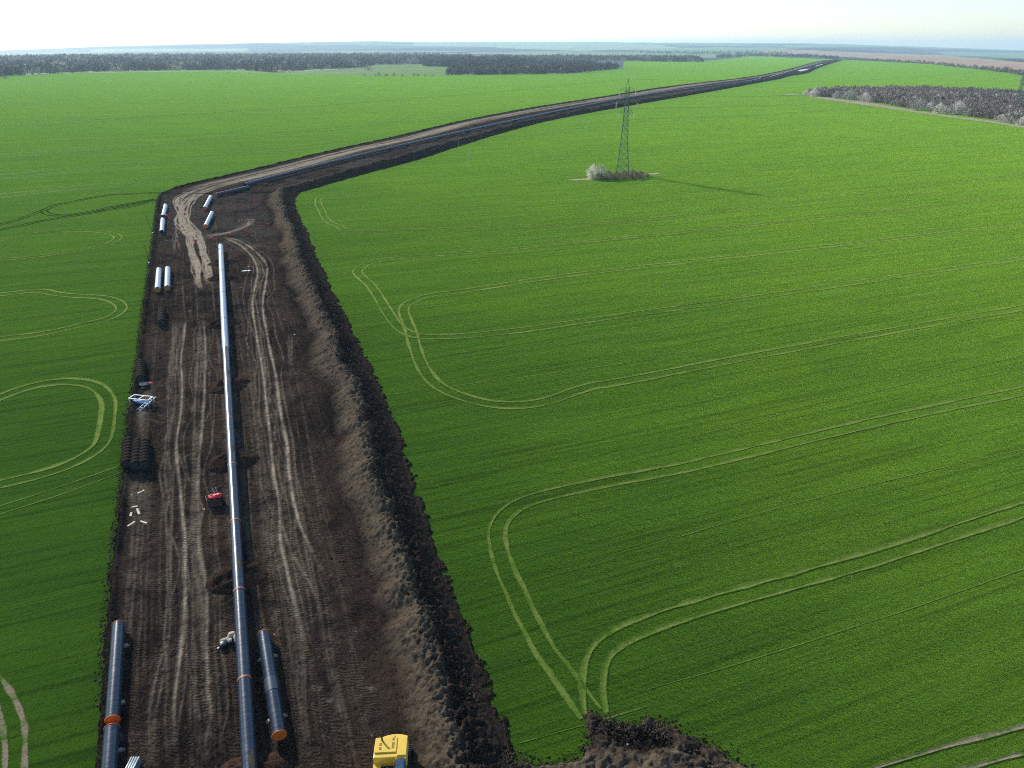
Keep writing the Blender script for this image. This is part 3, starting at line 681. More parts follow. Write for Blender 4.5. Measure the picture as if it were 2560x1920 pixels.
def joint_pipe(ends, h, mat, label, caps=(None, None), wrap=None, skids=True, opened=False, r=.61):
    a, b = P(*ends[0], off=h), P(*ends[1], off=h); base = ((a+b)/2); g = float(gh(base.x, base.y))
    o = empty('steel_pipe', (base.x, base.y, g), 0, label=label, cat='steel pipe', group='pipes lying loose in the corridor')
    A, B = a-Vector(o.location), b-Vector(o.location); pts = [lerp3(A, B, t) for t in np.linspace(0, 1, 13)]
    V, F_, UV = tube(pts, r, 32, r-.03); npmesh('pipe_body', V, F_, mat, o, uv=UV)
    d = (B-A).normalized()
    for e, (p, s, c) in enumerate(((A, -1, caps[0]), (B, 1, caps[1]))):
        if c: cap(o, p, d*s, r, c)
        else:
            MB().rod(Vector(p)-d*s*.6, Vector(p)-d*s*.55, r-.035, 28).done('pipe_bore', M_DARK, o)
            if caps[0] or caps[1] or opened: continue
    if wrap:
        V, F_, UV = tube([lerp3(A, B, t) for t in wrap], r+.03, 32); npmesh('film_wrap', V, F_, M_WRAP, o, uv=UV)
    if skids:
        for t in (.2, .8): skid(lerp3(a, b, t), d, label.split(' ')[0] and 'timber block under '+label)
    return o, a, b
joint_pipe([(296.5,1563),(281,1800)], .95, M_PIPE, 'the glossy dark blue pipe beside the left wheat edge, orange rims', (M_CAP, M_CAP))
joint_pipe([(279.5,1822),(262,2075)], .95, M_PIPE, 'the dark blue pipe running off the bottom left corner', (M_CAP, M_CAP))
joint_pipe([(660,1586),(698,1838)], .95, M_PIPE, 'the dark blue pipe with orange cap right of the pipeline', (M_CAP, M_CAP), wrap=(.49, .62))
joint_pipe([(527,492),(512,521)], .95, M_PIPE_GLARE, 'the pale pipe with orange cap near the bend, farther one', (None, M_CAP))
joint_pipe([(530.5,532),(514,566)], .95, M_PIPE_GLARE, 'the pale pipe with orange cap near the bend, nearer one', (None, M_CAP))
joint_pipe([(621,468),(540,487)], 1.0, M_PIPE, 'the dark pipe with orange end before the long second pipeline', (None, M_CAP))
joint_pipe([(414,514),(408,541)], .85, M_PIPE_GLARE, 'the upper pale open pipe at the left corridor edge', (None, None), opened=True)
joint_pipe([(407,549),(404.5,580)], .85, M_PIPE_GLARE, 'the lower pale open pipe at the left corridor edge', (None, None), opened=True)
joint_pipe([(397.5,675),(394,724)], .9, M_PIPE_GLARE, 'the left of two pale pipes with brown caps side by side', (None, M_CAPB))
joint_pipe([(419.5,672),(418,720)], .9, M_PIPE_GLARE, 'the right of two pale pipes with brown caps side by side', (None, M_CAPB))

def pipeline(px, h, joints, label, mat, mat2=None, split=None, step=4, band=True, r=.61, deg=3):
    wp = [P(u, v, off=h)[:] for u, v in px]; wp = np.array(wp); dd = np.concatenate([[0], np.cumsum(np.linalg.norm(np.diff(wp, axis=0), axis=1))]); S_ = np.arange(0, dd[-1], step)
    ln = np.stack([np.polyval(np.polyfit(dd/dd[-1], wp[:, k], deg), S_/dd[-1]) for k in range(3)], -1); ln[:, 2] = gh(ln[:, 0], ln[:, 1])+h; b = ln[len(ln)//2]
    o = empty('welded_pipeline', (b[0], b[1], float(gh(b[0], b[1]))), 0, label=label, cat='pipeline')
    ln = ln-np.array(o.location); d = np.concatenate([[0], np.cumsum(np.linalg.norm(np.diff(ln, axis=0), axis=1))])
    def at(s): return np.array([np.interp(s, d, ln[:, k]) for k in range(3)])
    js = [0.0]
    if isinstance(joints, list):
        for v in joints:
            U, Vv = proj(ln[:, 0]+o.location[0], ln[:, 1]+o.location[1], ln[:, 2]+o.location[2]); k = np.argsort(Vv); js.append(float(np.interp(v, Vv[k], d[k])))
    else: js += list(np.arange(joints, d[-1]-2, joints))
    js = sorted(js)+[d[-1]]
    if isinstance(joints, list) and len(js) > 2: pass
    for i in range(len(js)-1):
        s0, s1 = js[i], js[i+1]
        if s1-s0 < .5: continue
        pts = [at(s) for s in np.linspace(s0, s1, max(3, int((s1-s0)/2)))]
        V, F_, UV = tube(pts, r, 32 if step < 5 else 16, r-.03); 
        m = mat2 if (mat2 and split and s0 >= split) else mat
        npmesh('pipe_section', V, F_, m, o, uv=UV)
        if band and i > 0:
            V, F_, UV = tube([at(s0-.12), at(s0), at(s0+.12)], r+.025, 32); npmesh('joint_sleeve', V, F_, M_BAND, o, uv=UV)
    return o, at, d
PX1 = [(632,2060),(626,1915)]+r7([(1315,1050)])+[(615,1705)]+r6([(1235,900)])+[(596,1482),(588,1309)]+r5([(1136,1215),(1110,830),(1090,520),(1075,245)])+r4([(875,1659),(858,1300),(845,1060),(836,815)])
pl1, at1, d1 = pipeline(PX1, 1.45, [1702, 1480, 1307, 1166, 1050, 957, 874, 800, 735, 680, 640], 'long glossy welded pipeline on earth mounds running up the corridor', M_PIPE, M_PIPE_GLARE, 80)
cap(pl1, at1(d1[-1]), at1(d1[-1])-at1(d1[-1]-1), .61, M_CAPB)
PX2 = [(614,462)]+R('b')([(0,765),(345,685),(550,640),(720,604),(870,572),(1000,541),(1250,487),(1500,437),(1700,402),(2212,330)])+R('c')([(260,336),(520,292)])
pl2, at2, d2 = pipeline(PX2, 1.4, 36.0, 'long distant dark pipeline running beside the tan haul road', M_PIPE, None, None, 8, False, deg=5)
pl3, at3, d3 = pipeline([(1924,192.5),(1975,177.5),(2020,165.5),(2055,155)], 1.4, 60.0, 'farthest dark pipeline climbing towards the crest', M_PIPE, None, None, 10, False, r=.8, deg=2)

# earth mounds that carry the pipelines
def mound_mesh(name, seed, sx, sy, h):
    a = np.linspace(-1, 1, 34); X, Y = np.meshgrid(a, a); rr = np.hypot(X, Y)
    z = np.clip(1-rr**1.8, -.3, 1)*h+(fbm(X*3, Y*3, seed, 4)-.5)*1.1*np.clip(1.25-rr, 0, 1)
    z = np.where(rr > 1, -.3, z); 
    V = np.stack([X*sx, Y*sy, z], -1).reshape(-1, 3); k = np.clip(fbm(X*2, Y*2, seed+5)*1.6-.3, 0, 1)[..., None]
    C = np.concatenate([DARK*(1-k)+np.array((.105,.055,.035))*k, np.zeros(X.shape+(1,))], -1).reshape(-1, 4)
    o = npmesh(name, V, gridfaces(34, 34), M_SOIL, uv=V[:, :2], col=C); return o
md = [mound_mesh('soil_mound', 200+i, 3.7, 2.6, 1.1) for i in range(3)]
def put_mound(src, p, d, label, sc=1, group='earth mounds under the pipelines', first=False):
    o = src if first else src.copy()
    if not first: COL.objects.link(o)
    o.location = (p[0], p[1], float(gh(p[0], p[1]))+.02); o.rotation_euler = (0, 0, atan2(d[1], d[0])-pi/2+random.uniform(-.15, .15)); o.scale = (sc, sc, 1)
    tag(o, label, 'soil mound', group)
near_l = ['nearest, at the bottom of the frame', 'reddish, just below the red filled crate', 'beside the three corrugated culverts', 'level with the white rack', 'small, level with the lone culvert', 'below the top end of the pipeline', 'at the top end of the pipeline']
nU, nV = proj(*[np.array([at1(s)[k]+pl1.location[k] for s in d1]) for k in range(3)]); kk = np.argsort(nV)
for i, v in enumerate([1915, 1418, 1132, 945, 792, 682, 645]):
    s = float(np.interp(v, nV[kk], np.array(d1)[kk])); p = at1(s)+np.array(pl1.location); d = at1(s+1)-at1(s-1)
    put_mound(md[i % 3], p, d, 'dark soil mound under the long pipeline, '+near_l[i], 1.0, first=i < 3)
b2 = R('b')([(245,710),(345,690),(545,645),(720,605),(870,575),(1005,540),(1130,515),(1245,490),(1350,468),(1440,450),(1530,433),(1620,415),(1850,378),(2000,355)])
u2, v2_ = proj(*[np.array([at2(s)[k]+pl2.location[k] for s in d2]) for k in range(3)])
for i, (u, v) in enumerate([(640,456)]+b2):
    s = float(np.interp(u, u2, d2)); p = at2(s)+np.array(pl2.location); d = at2(s+1)-at2(s-1)
    put_mound(md[i % 3], p, d, 'dark soil mound under the distant second pipeline', 1.9, 'mounds under the distant second pipeline')

# mud smears dried on the main pipeline
for v in (1420, 1912, 1130, 938):
    s = float(np.interp(v, nV[kk], np.array(d1)[kk])); pts = [at1(s+q) for q in np.linspace(-.9, .9, 9)]
    pts = np.array(pts); tg = (pts[-1]-pts[0])/np.linalg.norm(pts[-1]-pts[0]); sx = np.cross(tg, (0, 0, 1)); up = np.cross(sx, tg)
    V = []; 
    for i, p in enumerate(pts):
        wd = .35*math.sin(pi*(i+.5)/9)+.04*random.random()
        for j, a in enumerate(np.linspace(-wd, wd, 6)): aa = radians(62)+a; V.append(p+sx*cos(aa)*.622+up*sin(aa)*(.622+.01*random.random()))
    npmesh('mud_smear', np.array(V), gridfaces(9, 6), plain('dried_mud', (.09, .075, .045), .9), pl1)

# ------------------------------------------------------------------ corrugated culverts
def culvert():
    o = empty('corrugated_culvert', (0, 0, 0)); L = 6.2; n = 8; pts = []; V = []; a = np.linspace(0, 2*pi, 29); ys = np.linspace(-L/2, L/2, n*14+1)
    ph = ((ys+L/2)/L*n) % 1; r = .60+.16*np.clip(np.sin(pi*ph), 0, 1)**.5
    V = np.stack([np.outer(r, np.cos(a)), np.repeat(ys[:, None], 29, 1), np.outer(r, np.sin(a))+.76], -1).reshape(-1, 3)
    npmesh('ribbed_shell', V, gridfaces(len(ys), 29), M_RUST, o)
    for s in (-1, 1): MB().rod((0, s*(L/2-.02), .76), (0, s*(L/2-.12), .76), .6, 28).done('end_plate', M_DARK, o)
    return o
cv = culvert(); first = True
for (a, b), lab in [(((320,1098),(318,1166)), 'leftmost rusty corrugated culvert of the three side by side'), (((344,1100),(339,1170)), 'middle rusty corrugated culvert of the three side by side'),
                    (((362,1101),(361,1167)), 'rightmost rusty corrugated culvert of the three side by side'), (((351.5,902),(352,952)), 'lone dark corrugated culvert near the red cloth and white rack'),
                    (((404.5,772),(404,812)), 'lone dark corrugated culvert below the two capped pale pipes')]:
    pa, pb = P(*a, off=.8), P(*b, off=.8); m = (pa+pb)/2; o = cv if first else copy_tree(cv); first = False
    o.location = (m.x, m.y, float(gh(m.x, m.y))+.02); o.rotation_euler = (0, 0, atan2(pa.y-pb.y, pa.x-pb.x)-pi/2); L = (pa-pb).length; o.scale = (1, min(1.25, max(.8, L/6.2)), 1)
    tag(o, lab, 'culvert', 'rusty corrugated culverts on the left edge')

# ------------------------------------------------------------------ white access rack with railing and ladder
def rack():
    a, b = P(331, 1002, off=.6), P(378, 1008, off=.6); m = (a+b)/2
    o = empty('access_rack', (m.x, m.y, float(gh(m.x, m.y))), atan2(b.y-a.y, b.x-a.x), label='white steel rack with railing and ladder on a pale blue drum at the left edge', cat='rack')
    q = MB(); q.rod((-1.3, 0, .62), (1.3, 0, .62), .36, 20); q.done('drum', M_BLUEW, o, True)
    for z, nm in ((1.25, 'deck_frame'), ):
        q = MB(); c = [(-1.8, -.45, z), (1.5, -.45, z), (1.5, .85, z), (-1.8, .85, z)]
        for i in range(4): q.bar(c[i], c[(i+1) % 4], .12)
        q.bar((-.1, -.45, z), (-.1, .85, z), .1); q.done(nm, M_WHITE, o)
    for x in (-1.8, 1.5):
        for y in (-.45, .85): MB().bar((x, y, 0), (x, y, 1.2), .1).done('leg', M_WHITE, o)
    q = MB()
    for x in (1.35, 2.0): q.bar((x, .9, 1.3), (x-1.0, -1.9, 0.1), .09)
    for t in np.linspace(.08, .92, 7): q.bar((1.35-t, .9-2.8*t, 1.3-1.2*t), (2.0-t, .9-2.8*t, 1.3-1.2*t), .05)
    q.done('ladder', M_WHITE, o)
rack()

# ------------------------------------------------------------------ planks, cloths, crate, litter
def plank(a, b, label, sec=(.27, .18), mat=M_WOOD, cat='timber beam', group='pale timber beams on the ground', name='timber_beam', off=.1):
    pa, pb = P(*a, off=off), P(*b, off=off); m = (pa+pb)/2; q = MB(); L = (pb-pa).length
    q.box((0, 0, 0), (L, sec[0], sec[1]), bev=.012); q.box((L*.5-.02, 0, 0), (.06, sec[0]*.96, sec[1]*.96)); o = q.done(name, mat)
    o.location = (m.x, m.y, float(gh(m.x, m.y))+.08+off*.6); o.rotation_euler = (random.uniform(-.05, .05), 0, atan2(pb.y-pa.y, pb.x-pa.x)); tag(o, label, cat, group); return o
for (a, b), lab in zip([((245,1435),(305,1457)), ((345,1447),(420,1405)), ((255,1562),(345,1550)), ((300,1575),(288,1635)), ((342,1567),(360,1618))],
                       ['upper left beam of the scattered group, below the culverts', 'upper right beam of the scattered group, angled up to the right', 'horizontal crosswise beam in the middle of the scattered group', 'left leg of the pi shaped beam trio', 'right leg of the pi shaped beam trio']):
    plank(r5([a])[0], r5([b])[0], 'pale timber '+lab)
plank(*r6([(322,222),(382,178)]), 'lower left pale timber beam, angled up to the right'); plank(*r6([(415,172),(482,195)]), 'lower right pale timber beam, angled down to the right')
plank((509,1275.5),(529,1267), 'pale plank lying beside the crate of red cloth', (.22, .12)); plank((401,602),(406.5,612.5), 'white plank beside a fallen red flag', (.3, .15), M_WHITE)
plank((340,974),(361,971), 'thin pale plank beside the tan cloth'); plank((338,1914.5),(349,1911.5), 'small pale stick near the bottom left pipe', (.1, .08))
plank((719,541),(730,547), 'white bent board on the spoil bank', (.35, .2), M_WHITE, off=1.5)
def rag(uv, r, mat, label, cat='cloth', name='cloth', sc=(1, .8, .45), off=.0, jit=.12, sub=3):
    p = P(*uv, off=off); q = MB(); 
    b = bmesh.ops.create_icosphere(q.b, subdivisions=sub, radius=r, matrix=Matrix.Diagonal((*sc, 1)))
    sd = random.randrange(999)
    for v in b['verts']:
        n = float(fbm(np.array([v.co.x*2.5/r+v.co.z]), np.array([v.co.y*2.5/r]), sd, 4)[0])-.5; v.co *= 1+n*1.3; v.co.z = max(v.co.z, -.08)
    o = q.done(name, mat); o.location = (p.x, p.y, float(gh(p.x, p.y))+.08+off); o.rotation_euler = (0, 0, random.uniform(0, 6)); tag(o, label, cat); return o
rag((373.5,960.5), .62, plain('pink_cloth', (.8, .10, .12), .7), 'crumpled pink red cloth below the lone culvert')
rag((356,963), .85, M_TAN, 'crumpled tan canvas above the white rack')
rag((616,678), .9, M_WHITE, 'white plastic sheet on the dirt right of the pipeline top', 'plastic sheet', 'plastic_sheet', (1.2, .9, .16)); rag((622,669), .5, M_RED, 'red and white rag behind the white plastic sheet', sc=(1.6, .5, .4))
rag((575.6,693), .3, M_WHITE, 'small white lump right of the pipeline shadow', 'litter', 'litter'); rag((737,839), .32, M_WHITE, 'white scrap at the foot of the spoil bank', 'litter', 'litter')
rag((588,1888), .2, M_WHITE, 'white cup at the bottom by the pipeline', 'litter', 'litter'); rag((373.5,730.5+2), .4, M_WHITE, 'white scrap left of the capped pale pipes', 'litter', 'litter', sc=(.5,1,.4)); rag((366.5,755), .4, M_WHITE, 'white scrap at the left edge below the capped pipes', 'litter', 'litter', sc=(.5,1,.4))
rag((622,1225), .2, M_WHITE, 'white scrap on the right rim of the pipeline shadow', 'litter', 'litter')
rag((684,1589), .35, M_CAP, 'orange scrap behind the capped pipe', 'litter', 'litter', sc=(1, .35, .3))
rag((1572,1858), .6, plain('grey_puddle_ice', (.42, .44, .47), .2), 'grey damp slab in the spoil heap', 'puddle', 'puddle', (1, .6, .1))
rag((402,609), .3, M_RED, 'fallen red flag beside the white plank', 'flag', 'flag', (1, 1, .3))
# sacks and black bags heaped beside the pipeline
def sacks():
    p = P(573, 1612); o = empty('sack_pile', p, .3, label='pile of pale cement sacks and a black bag left of the pipeline', cat='sack pile')
    def sk(c, s, rot, m, nm):
        q = MB(); b = bmesh.ops.create_icosphere(q.b, subdivisions=3, radius=.5)
        for v in b['verts']:
            v.co = Vector([math.copysign(abs(t*2)**.6/2, t) for t in v.co]); n = float(fbm(np.array([v.co.x*5+c[0]*9]), np.array([v.co.y*5+v.co.z*4]), 5, 3)[0])-.5; v.co *= 1+n*.5
            v.co = Vector((v.co.x*s[0], v.co.y*s[1], v.co.z*s[2]))
        x = q.done(nm, m, o, True); x.location = c; x.rotation_euler = rot
    sk((.25, .85, .35), (.75, .6, .7), (0, .3, .4), M_TAN, 'pale_sack'); sk((.75, .25, .35), (.5, .9, .6), (.2, .5, .5), M_TAN, 'pale_sack'); sk((-.35, .3, .35), (1.0, .4, .55), (.2, 0, .2), M_TAN, 'pale_sack')
    sk((-.5, -.2, .3), (.75, .7, .6), (0, 0, .2), M_BLACK, 'black_bag'); sk((.15, 0, .55), (.4, .35, .3), (.3, .2, .4), M_WHITE, 'white_bag'); sk((-.95, -.3, .12), (.3, .25, .2), (0, 0, .9), M_WHITE, 'white_bag')
sacks()
def crate():
    p = P(541, 1262); rz = .18; o = empty('wooden_crate', p, rz, label='dark wooden crate heaped with red cloth left of the pipeline', cat='crate')
    w, d, h = 1.55, 1.25, 1.15
    for s in (-1, 1):
        MB().box((0, s*d/2, h/2), (w, .06, h)).done('side_panel', M_CRATE, o); MB().box((s*(w/2-.03), 0, h/2), (.055, d-.07, h-.01)).done('side_panel', M_CRATE, o)
    MB().box((0, 0, .08), (w-.12, d-.08, .1)).done('base', M_CRATE, o)
    MB().bar((-w/2, -d/2-.2, h), (-w/2-.4, -d/2+.9, h+.02), .05, .5).done('flap', M_WOODD, o)
    MB().bar((-.1, d/2+.1, h+.1), (-.55, d/2+.75, h+.55), .05).bar((.25, d/2, h), (-.1, d/2+.8, h+.6), .04).done('handle', M_WHITE, o)
    M = Matrix.Rotation(rz, 3, 'Z')
    q = MB()
    for c, r in [((-.35, .02, h+.05), .38), ((.05, .0, h+.04), .36), ((.42, .05, h+.17), .40), ((.62, -.1, h+.1), .28), ((0, .3, h), .35)]:
        b = bmesh.ops.create_icosphere(q.b, subdivisions=3, radius=r, matrix=Matrix.Translation(c) @ Matrix.Diagonal((1.1, 1, .6, 1)))
        for v in b['verts']:
            n = float(fbm(np.array([v.co.x*6]), np.array([v.co.y*6+v.co.z*5]), 7, 3)[0])-.5; v.co += (v.co-Vector(c))*n*.9
    r_ = q.done('red_cloth', M_RED); r_.location = p; r_.rotation_euler = (0, 0, rz); tag(r_, 'bright red cloth bundle heaped in the dark crate', 'cloth')
crate()
def stackbox():
    p = P(323.5, 1916, off=1.2); o = empty('metal_trough', (p.x, p.y, float(gh(p.x, p.y))), .03, label='ribbed grey steel trench box panel at the bottom left pipe', cat='steel panel')
    q = MB()
    for i in range(4): q.rod((-.3+.2*i, -1.4, 1.0), (-.3+.2*i, 1.0, 1.0), .09, 10)
    q.done('ribs', plain('zinc', (.42, .48, .48), .35, .6), o, True); MB().box((0, -.2, .5), (.8, 2.3, .9)).done('body', plain('zinc_dark', (.2, .25, .26), .5, .4), o)
stackbox()

# ------------------------------------------------------------------ warning bunting on poles either side of the bend
def pole(base, top, label, mat, name='leaning_pole', r=.06, foot=True):
    b = P(*base); t = PY(*top, b.y+.2); o = empty(name, b, 0, label=label, cat='pole'); q = MB(); v = t-b
    q.rod((0, 0, -.1), v, r, 8, r*.7); q.done('shaft', mat, o)
    if foot: MB().ball((0, 0, .12), .3, (1, 1, .5), 2, .04).done('footing', M_WHITE, o)
    return t
f_ = R('f')
M_PD = plain('dark_pole', (.03, .035, .035), .7)
tl1 = pole(f_([(250,712)])[0], f_([(135,455)])[0], 'upper dark pole leaning over the wheat at the left edge', M_PD)
tl2 = pole(f_([(195,1155)])[0], f_([(120,885)])[0], 'lower dark pole leaning over the wheat at the left edge', M_PD)
M_PG = plain('grey_pole', (.10, .10, .10), .7)
tr1 = pole(f_([(1755,525)])[0], f_([(1730,240)])[0], 'grey pole with red flag on the spoil bank, upper one', M_PG, foot=False)
tr2 = pole(f_([(1945,892)])[0], f_([(1918,575)])[0], 'grey pole with red flag on the spoil bank, lower one', M_PG, foot=False)
def bunting(a, b, us, label):
    o = empty('bunting_line', (a+b)/2, 0, label=label, cat='bunting'); N = 24; c = Vector(o.location)
    def at(t): p = a.lerp(b, t); p.z -= .9*4*t*(1-t); return p-c
    V, F_, UV = tube([at(t)[:] for t in np.linspace(0, 1, N)], .012, 5); npmesh('rope', V, F_, M_WIRE, o)
    ts = np.linspace(0, 1, 200); U = np.array([proj(*(at(t)+c))[0] for t in ts])
    for u in us:
        t = float(np.interp(u, U, ts)); p = at(t); s = random.uniform(.42, .62); q = MB(); an = random.uniform(-.5, .5)
        for i in range(1):
            v = [q.b.verts.new(p+Vector(w)) for w in ((-s*.7*cos(an), -s*.7*sin(an), 0), (s*.7*cos(an), s*.7*sin(an), .03), (s*.6*cos(an), .12, -s), (0, .2, -s*1.35), (-s*.5*cos(an), .05, -s*.9))]
            q.b.faces.new(v)
        q.b.faces.ensure_lookup_table(); fl = q.done('flag', M_RED, o); m = fl.modifiers.new('t', 'SOLIDIFY'); m.thickness = .02
bunting(tl1, tr1, [418, 461, 549, 588, 635], 'upper string of red warning flags across the corridor bend')
bunting(tl2, tr2, [442, 488, 530, 574, 613.7, 653, 669], 'lower string of red warning flags across the corridor bend')
pole((1146,369), (1148,342), 'thin white marker pole at the far windrow foot', M_WHITE, 'marker_pole', .07, False); pole((1170,404), (1171,377), 'thin white marker pole standing in the wheat', M_WHITE, 'marker_pole', .07, False)

# ------------------------------------------------------------------ excavator entering at the bottom
def excavator():
    H = 2.55
    a = P(933, 1880, off=H); b = P(1017, 1875, off=H); c = P(975, 1838, off=H)
    wid = (b-a).length; dirx = (b-a).normalized(); rz = atan2(dirx.y, dirx.x)
    cen = (a+b)/2; back = Vector((-sin(rz), cos(rz), 0)); ctr = cen-back*.35; ctr.z = float(gh(ctr.x, ctr.y))
    o = empty('excavator', ctr, rz, label='yellow tracked excavator cut off by the bottom edge, engine cover on top', cat='excavator')
    w = wid/2
    # slewing body, seen from behind and above: +y is the counterweight
    yb = (c-cen).length+.75
    arc = [(-w, -.1), (-w, yb-1.15)]+[(-w+.02+(w*2-.04)*t, yb-1.0+.95*math.sin(pi*(.12+.62*t))**.8) for t in np.linspace(0, 1, 14)]+[(w, yb-.75), (w, -.1)]
    q = MB(); q.poly([(x, y) for x, y in arc], 1.25, 2.38)
    cw = q.done('counterweight', M_YEL, o)
    m = cw.modifiers.new('b', 'BEVEL'); m.width = .09; m.segments = 3
    top = [(-w+.08, 1.05), (-w+.08, yb-1.15)]+[(-w+.1+(w*2-.2)*t, yb-1.12+.93*math.sin(pi*(.12+.62*t))**.8) for t in np.linspace(0, 1, 14)]+[(w*.42, yb-.9), (w*.42, 1.2)]
    q = MB(); q.box((-w*.30, (.33+yb-.42)/2, 2.42), (w*1.33, yb-.75, .12), bev=.03); q.done('engine_cover', M_YEL, o)
    q = MB(); q.box((w*.70, (yb-.45)/2, 2.43), (w*.56, yb-.4, .14), bev=.03); q.done('side_cover', M_YEL, o)
    for x, ys in ((-w*.62, (1.08, .70)), (w*.14, (1.55, 1.10, .80))):
        for y in ys:
            g = MB().box((x, y, 2.483), (.20, .26, .02)).done('grille', M_YELD, o)
    q = MB(); q.rod((-w*.55, 1.45, 2.5), (-w*.55, 1.45, 2.95), .075, 12); q.rod((-w*.55, 1.45, 2.95), (-w*.56, 1.58, 3.05), .07, 12); q.done('exhaust', M_BLACK, o)
    MB().rod((w*.2, yb-.3, 2.3), (w*.2, yb-.3, 2.42), .05, 10).done('filler_cap', M_STEEL, o)
    # lower deck, cab, boom
    q = MB(); q.poly([(-w, -2.2), (-w*.55, -2.2), (-w*.55, -.12), (-w, -.12)], 1.2, 1.75); q.done('tool_box', M_YEL, o)
    q = MB(); q.poly([(-w*.52, -2.0), (w*.3, -2.0), (w*.3, -.12), (-w*.52, -.12)], 1.1, 1.4); q.done('deck', M_BLACK, o)
    for k in range(5): MB().rod((-w*.4+.28*k, -.3, 1.5), (-w*.35+.27*k, -1.6, 1.6+.1*(k % 2)), .04, 8).done('hydraulic_hose', M_WHITE if k % 2 else M_BLACK, o)
    cabm = NT('cab_glass').set(Base_Color=(.03, .07, .12), Roughness=.08, Specular_IOR_Level=.8)
    q = MB(); q.box((w*.68, -1.35, 1.9), (w*.56, 1.75, 1.7), bev=.08); cb = q.done('cab', cabm, o)
    MB().box((w*.68, -1.4, 2.78), (w*.5, 1.5, .05), bev=.02).done('cab_roof', plain('roof_glass', (.03, .06, .11), .25), o)
    for sx in (-1, 1):
        for sy in (-1, 1): MB().bar((w*.68+sx*w*.27, -1.35+sy*.86, 1.0), (w*.68+sx*w*.27, -1.35+sy*.86, 2.76), .07).done('cab_pillar', M_YEL, o)
    q = MB(); q.bar((0, -1.2, 1.9), (0, -4.2, 4.2), .5, .6); q.bar((0, -4.2, 4.2), (0, -7.0, 3.4), .45, .5); q.done('boom', M_YEL, o)
    q = MB(); q.bar((0, -6.9, 3.5), (0, -6.3, .6), .35, .35); q.done('stick', M_YEL, o); MB().box((0, -6.2, .45), (1.2, .8, .7), bev=.1).done('bucket', M_CRATE, o)
    for s in (-1, 1):
        q = MB(); q.poly([(0, 0)]*0 or [(s*w*.92-.28, -2.2), (s*w*.92+.28, -2.2), (s*w*.92+.28, 2.2), (s*w*.92-.28, 2.2)], .02, .95)
        for k in range(24): q.box((s*w*.92, -2.1+.183*k, .975), (.62, .09, .06))
        tr = q.done('track', M_BLACK, o); 
    MB().rod((0, 0, .9), (0, 0, 1.22), .8, 24).done('slew_ring', M_BLACK, o)
excavator()

# ------------------------------------------------------------------ pylons and lines
def pylon(base, top, label, rz):
    b = P(*base); t = PY(*top, b.y); H = t.z-b.z; k = H/34.
    o = empty('lattice_pylon', b, rz, label=label, cat='pylon', group='lattice power pylons')
    def hw(z): return np.interp(z/H, [0, .31, .65, .89, .9, 1], [2.9, 1.7, .95, .8, .78, .08])*k*.80
    q = MB(); zs = [0, .08, .16, .24, .32, .39, .46, .52, .57, .62, .67, .72, .77, .82, .87, .9]; th = .14*k
    for i in range(len(zs)-1):
        z0, z1 = zs[i]*H, zs[i+1]*H; a, c = hw(z0), hw(z1)
        C0 = [(-a, -a, z0), (a, -a, z0), (a, a, z0), (-a, a, z0)]; C1 = [(-c, -c, z1), (c, -c, z1), (c, c, z1), (-c, c, z1)]
        for j in range(4):
            n = (j+1) % 4; q.bar(C0[j], C1[j], th*1.25); q.bar(C0[j], C1[n], th*.62); q.bar(C0[n], C1[j], th*.62); q.bar(C1[j], C1[n], th*.55)
    a = hw(.9*H)
    for x, y in ((-a, -a), (a, -a), (a, a), (-a, a)): q.bar((x, y, .9*H), (0, 0, H), th*.8)
    q.done('lattice_mast', M_STEEL, o); tips = []
    for zf, L in ((.885, 3.0), (.765, 3.9), (.65, 2.9)):
        z = zf*H; c = hw(z); L *= k
        for s in (-1, 1):
            m = MB()
            for yy in (-c, c): m.bar((s*c, yy, z), (s*L, 0, z), th*.7); m.bar((s*c, yy, z+1.1*k), (s*L, 0, z), th*.6)
            for f in (.35, .65): m.bar((s*(c+(L-c)*f), -c*(1-f), z), (s*(c+(L-c)*f), c*(1-f), z), th*.5)
            m.done('cross_arm', M_STEEL, o)
        for s in (-1, 1):
            q = MB(); q.rod((s*L, 0, z), (s*L, 0, z-.4*k), .05*k)
            for i in range(9): q.rod((s*L, 0, z-(.4+.2*i)*k), (s*L, 0, z-(.5+.2*i)*k), .17*k, 10)
            q.done('insulator', M_GLASSI, o); tips.append(Matrix.Rotation(rz, 3, 'Z') @ Vector((s*L, 0, z-2.3*k))+b)
    tips.append(Vector((b.x, b.y, b.z+H))); return tips
pa_, pb_ = P(1556, 433), P(2536, 278); ld = atan2(pb_.y-pa_.y, pb_.x-pa_.x); ex = 2*pa_-pb_
RZ = -.12
t1 = pylon((1556,433), (1561,197), 'nearer steel lattice pylon rising from the bush island in the wheat', RZ)
t2 = pylon((2536,278), (2553,162), 'farther steel lattice pylon in the thicket at the right edge', RZ)
dv = Vector((pb_.x-pa_.x, pb_.y-pa_.y, 0))
def wire(a, b, label, sag=5.0):
    c = (a+b)/2; pts = []
    for t in np.linspace(0, 1, 40):
        p = a.lerp(b, t); p.z -= sag*4*t*(1-t); pts.append((p-c)[:])
    V, F_, UV = tube(pts, .022, 5); o = npmesh('power_line', V, F_, M_WIRE); o.location = c; tag(o, label, 'power line', 'wires slung between the pylons')
for i, (a, b) in enumerate(zip(t1, t2)):
    wire(a, b, 'thin wire slung between the two pylons')
    w0 = a-dv*.9; w0.z = a.z+2; wire(a, w0, 'thin wire running from the nearer pylon over the corridor')

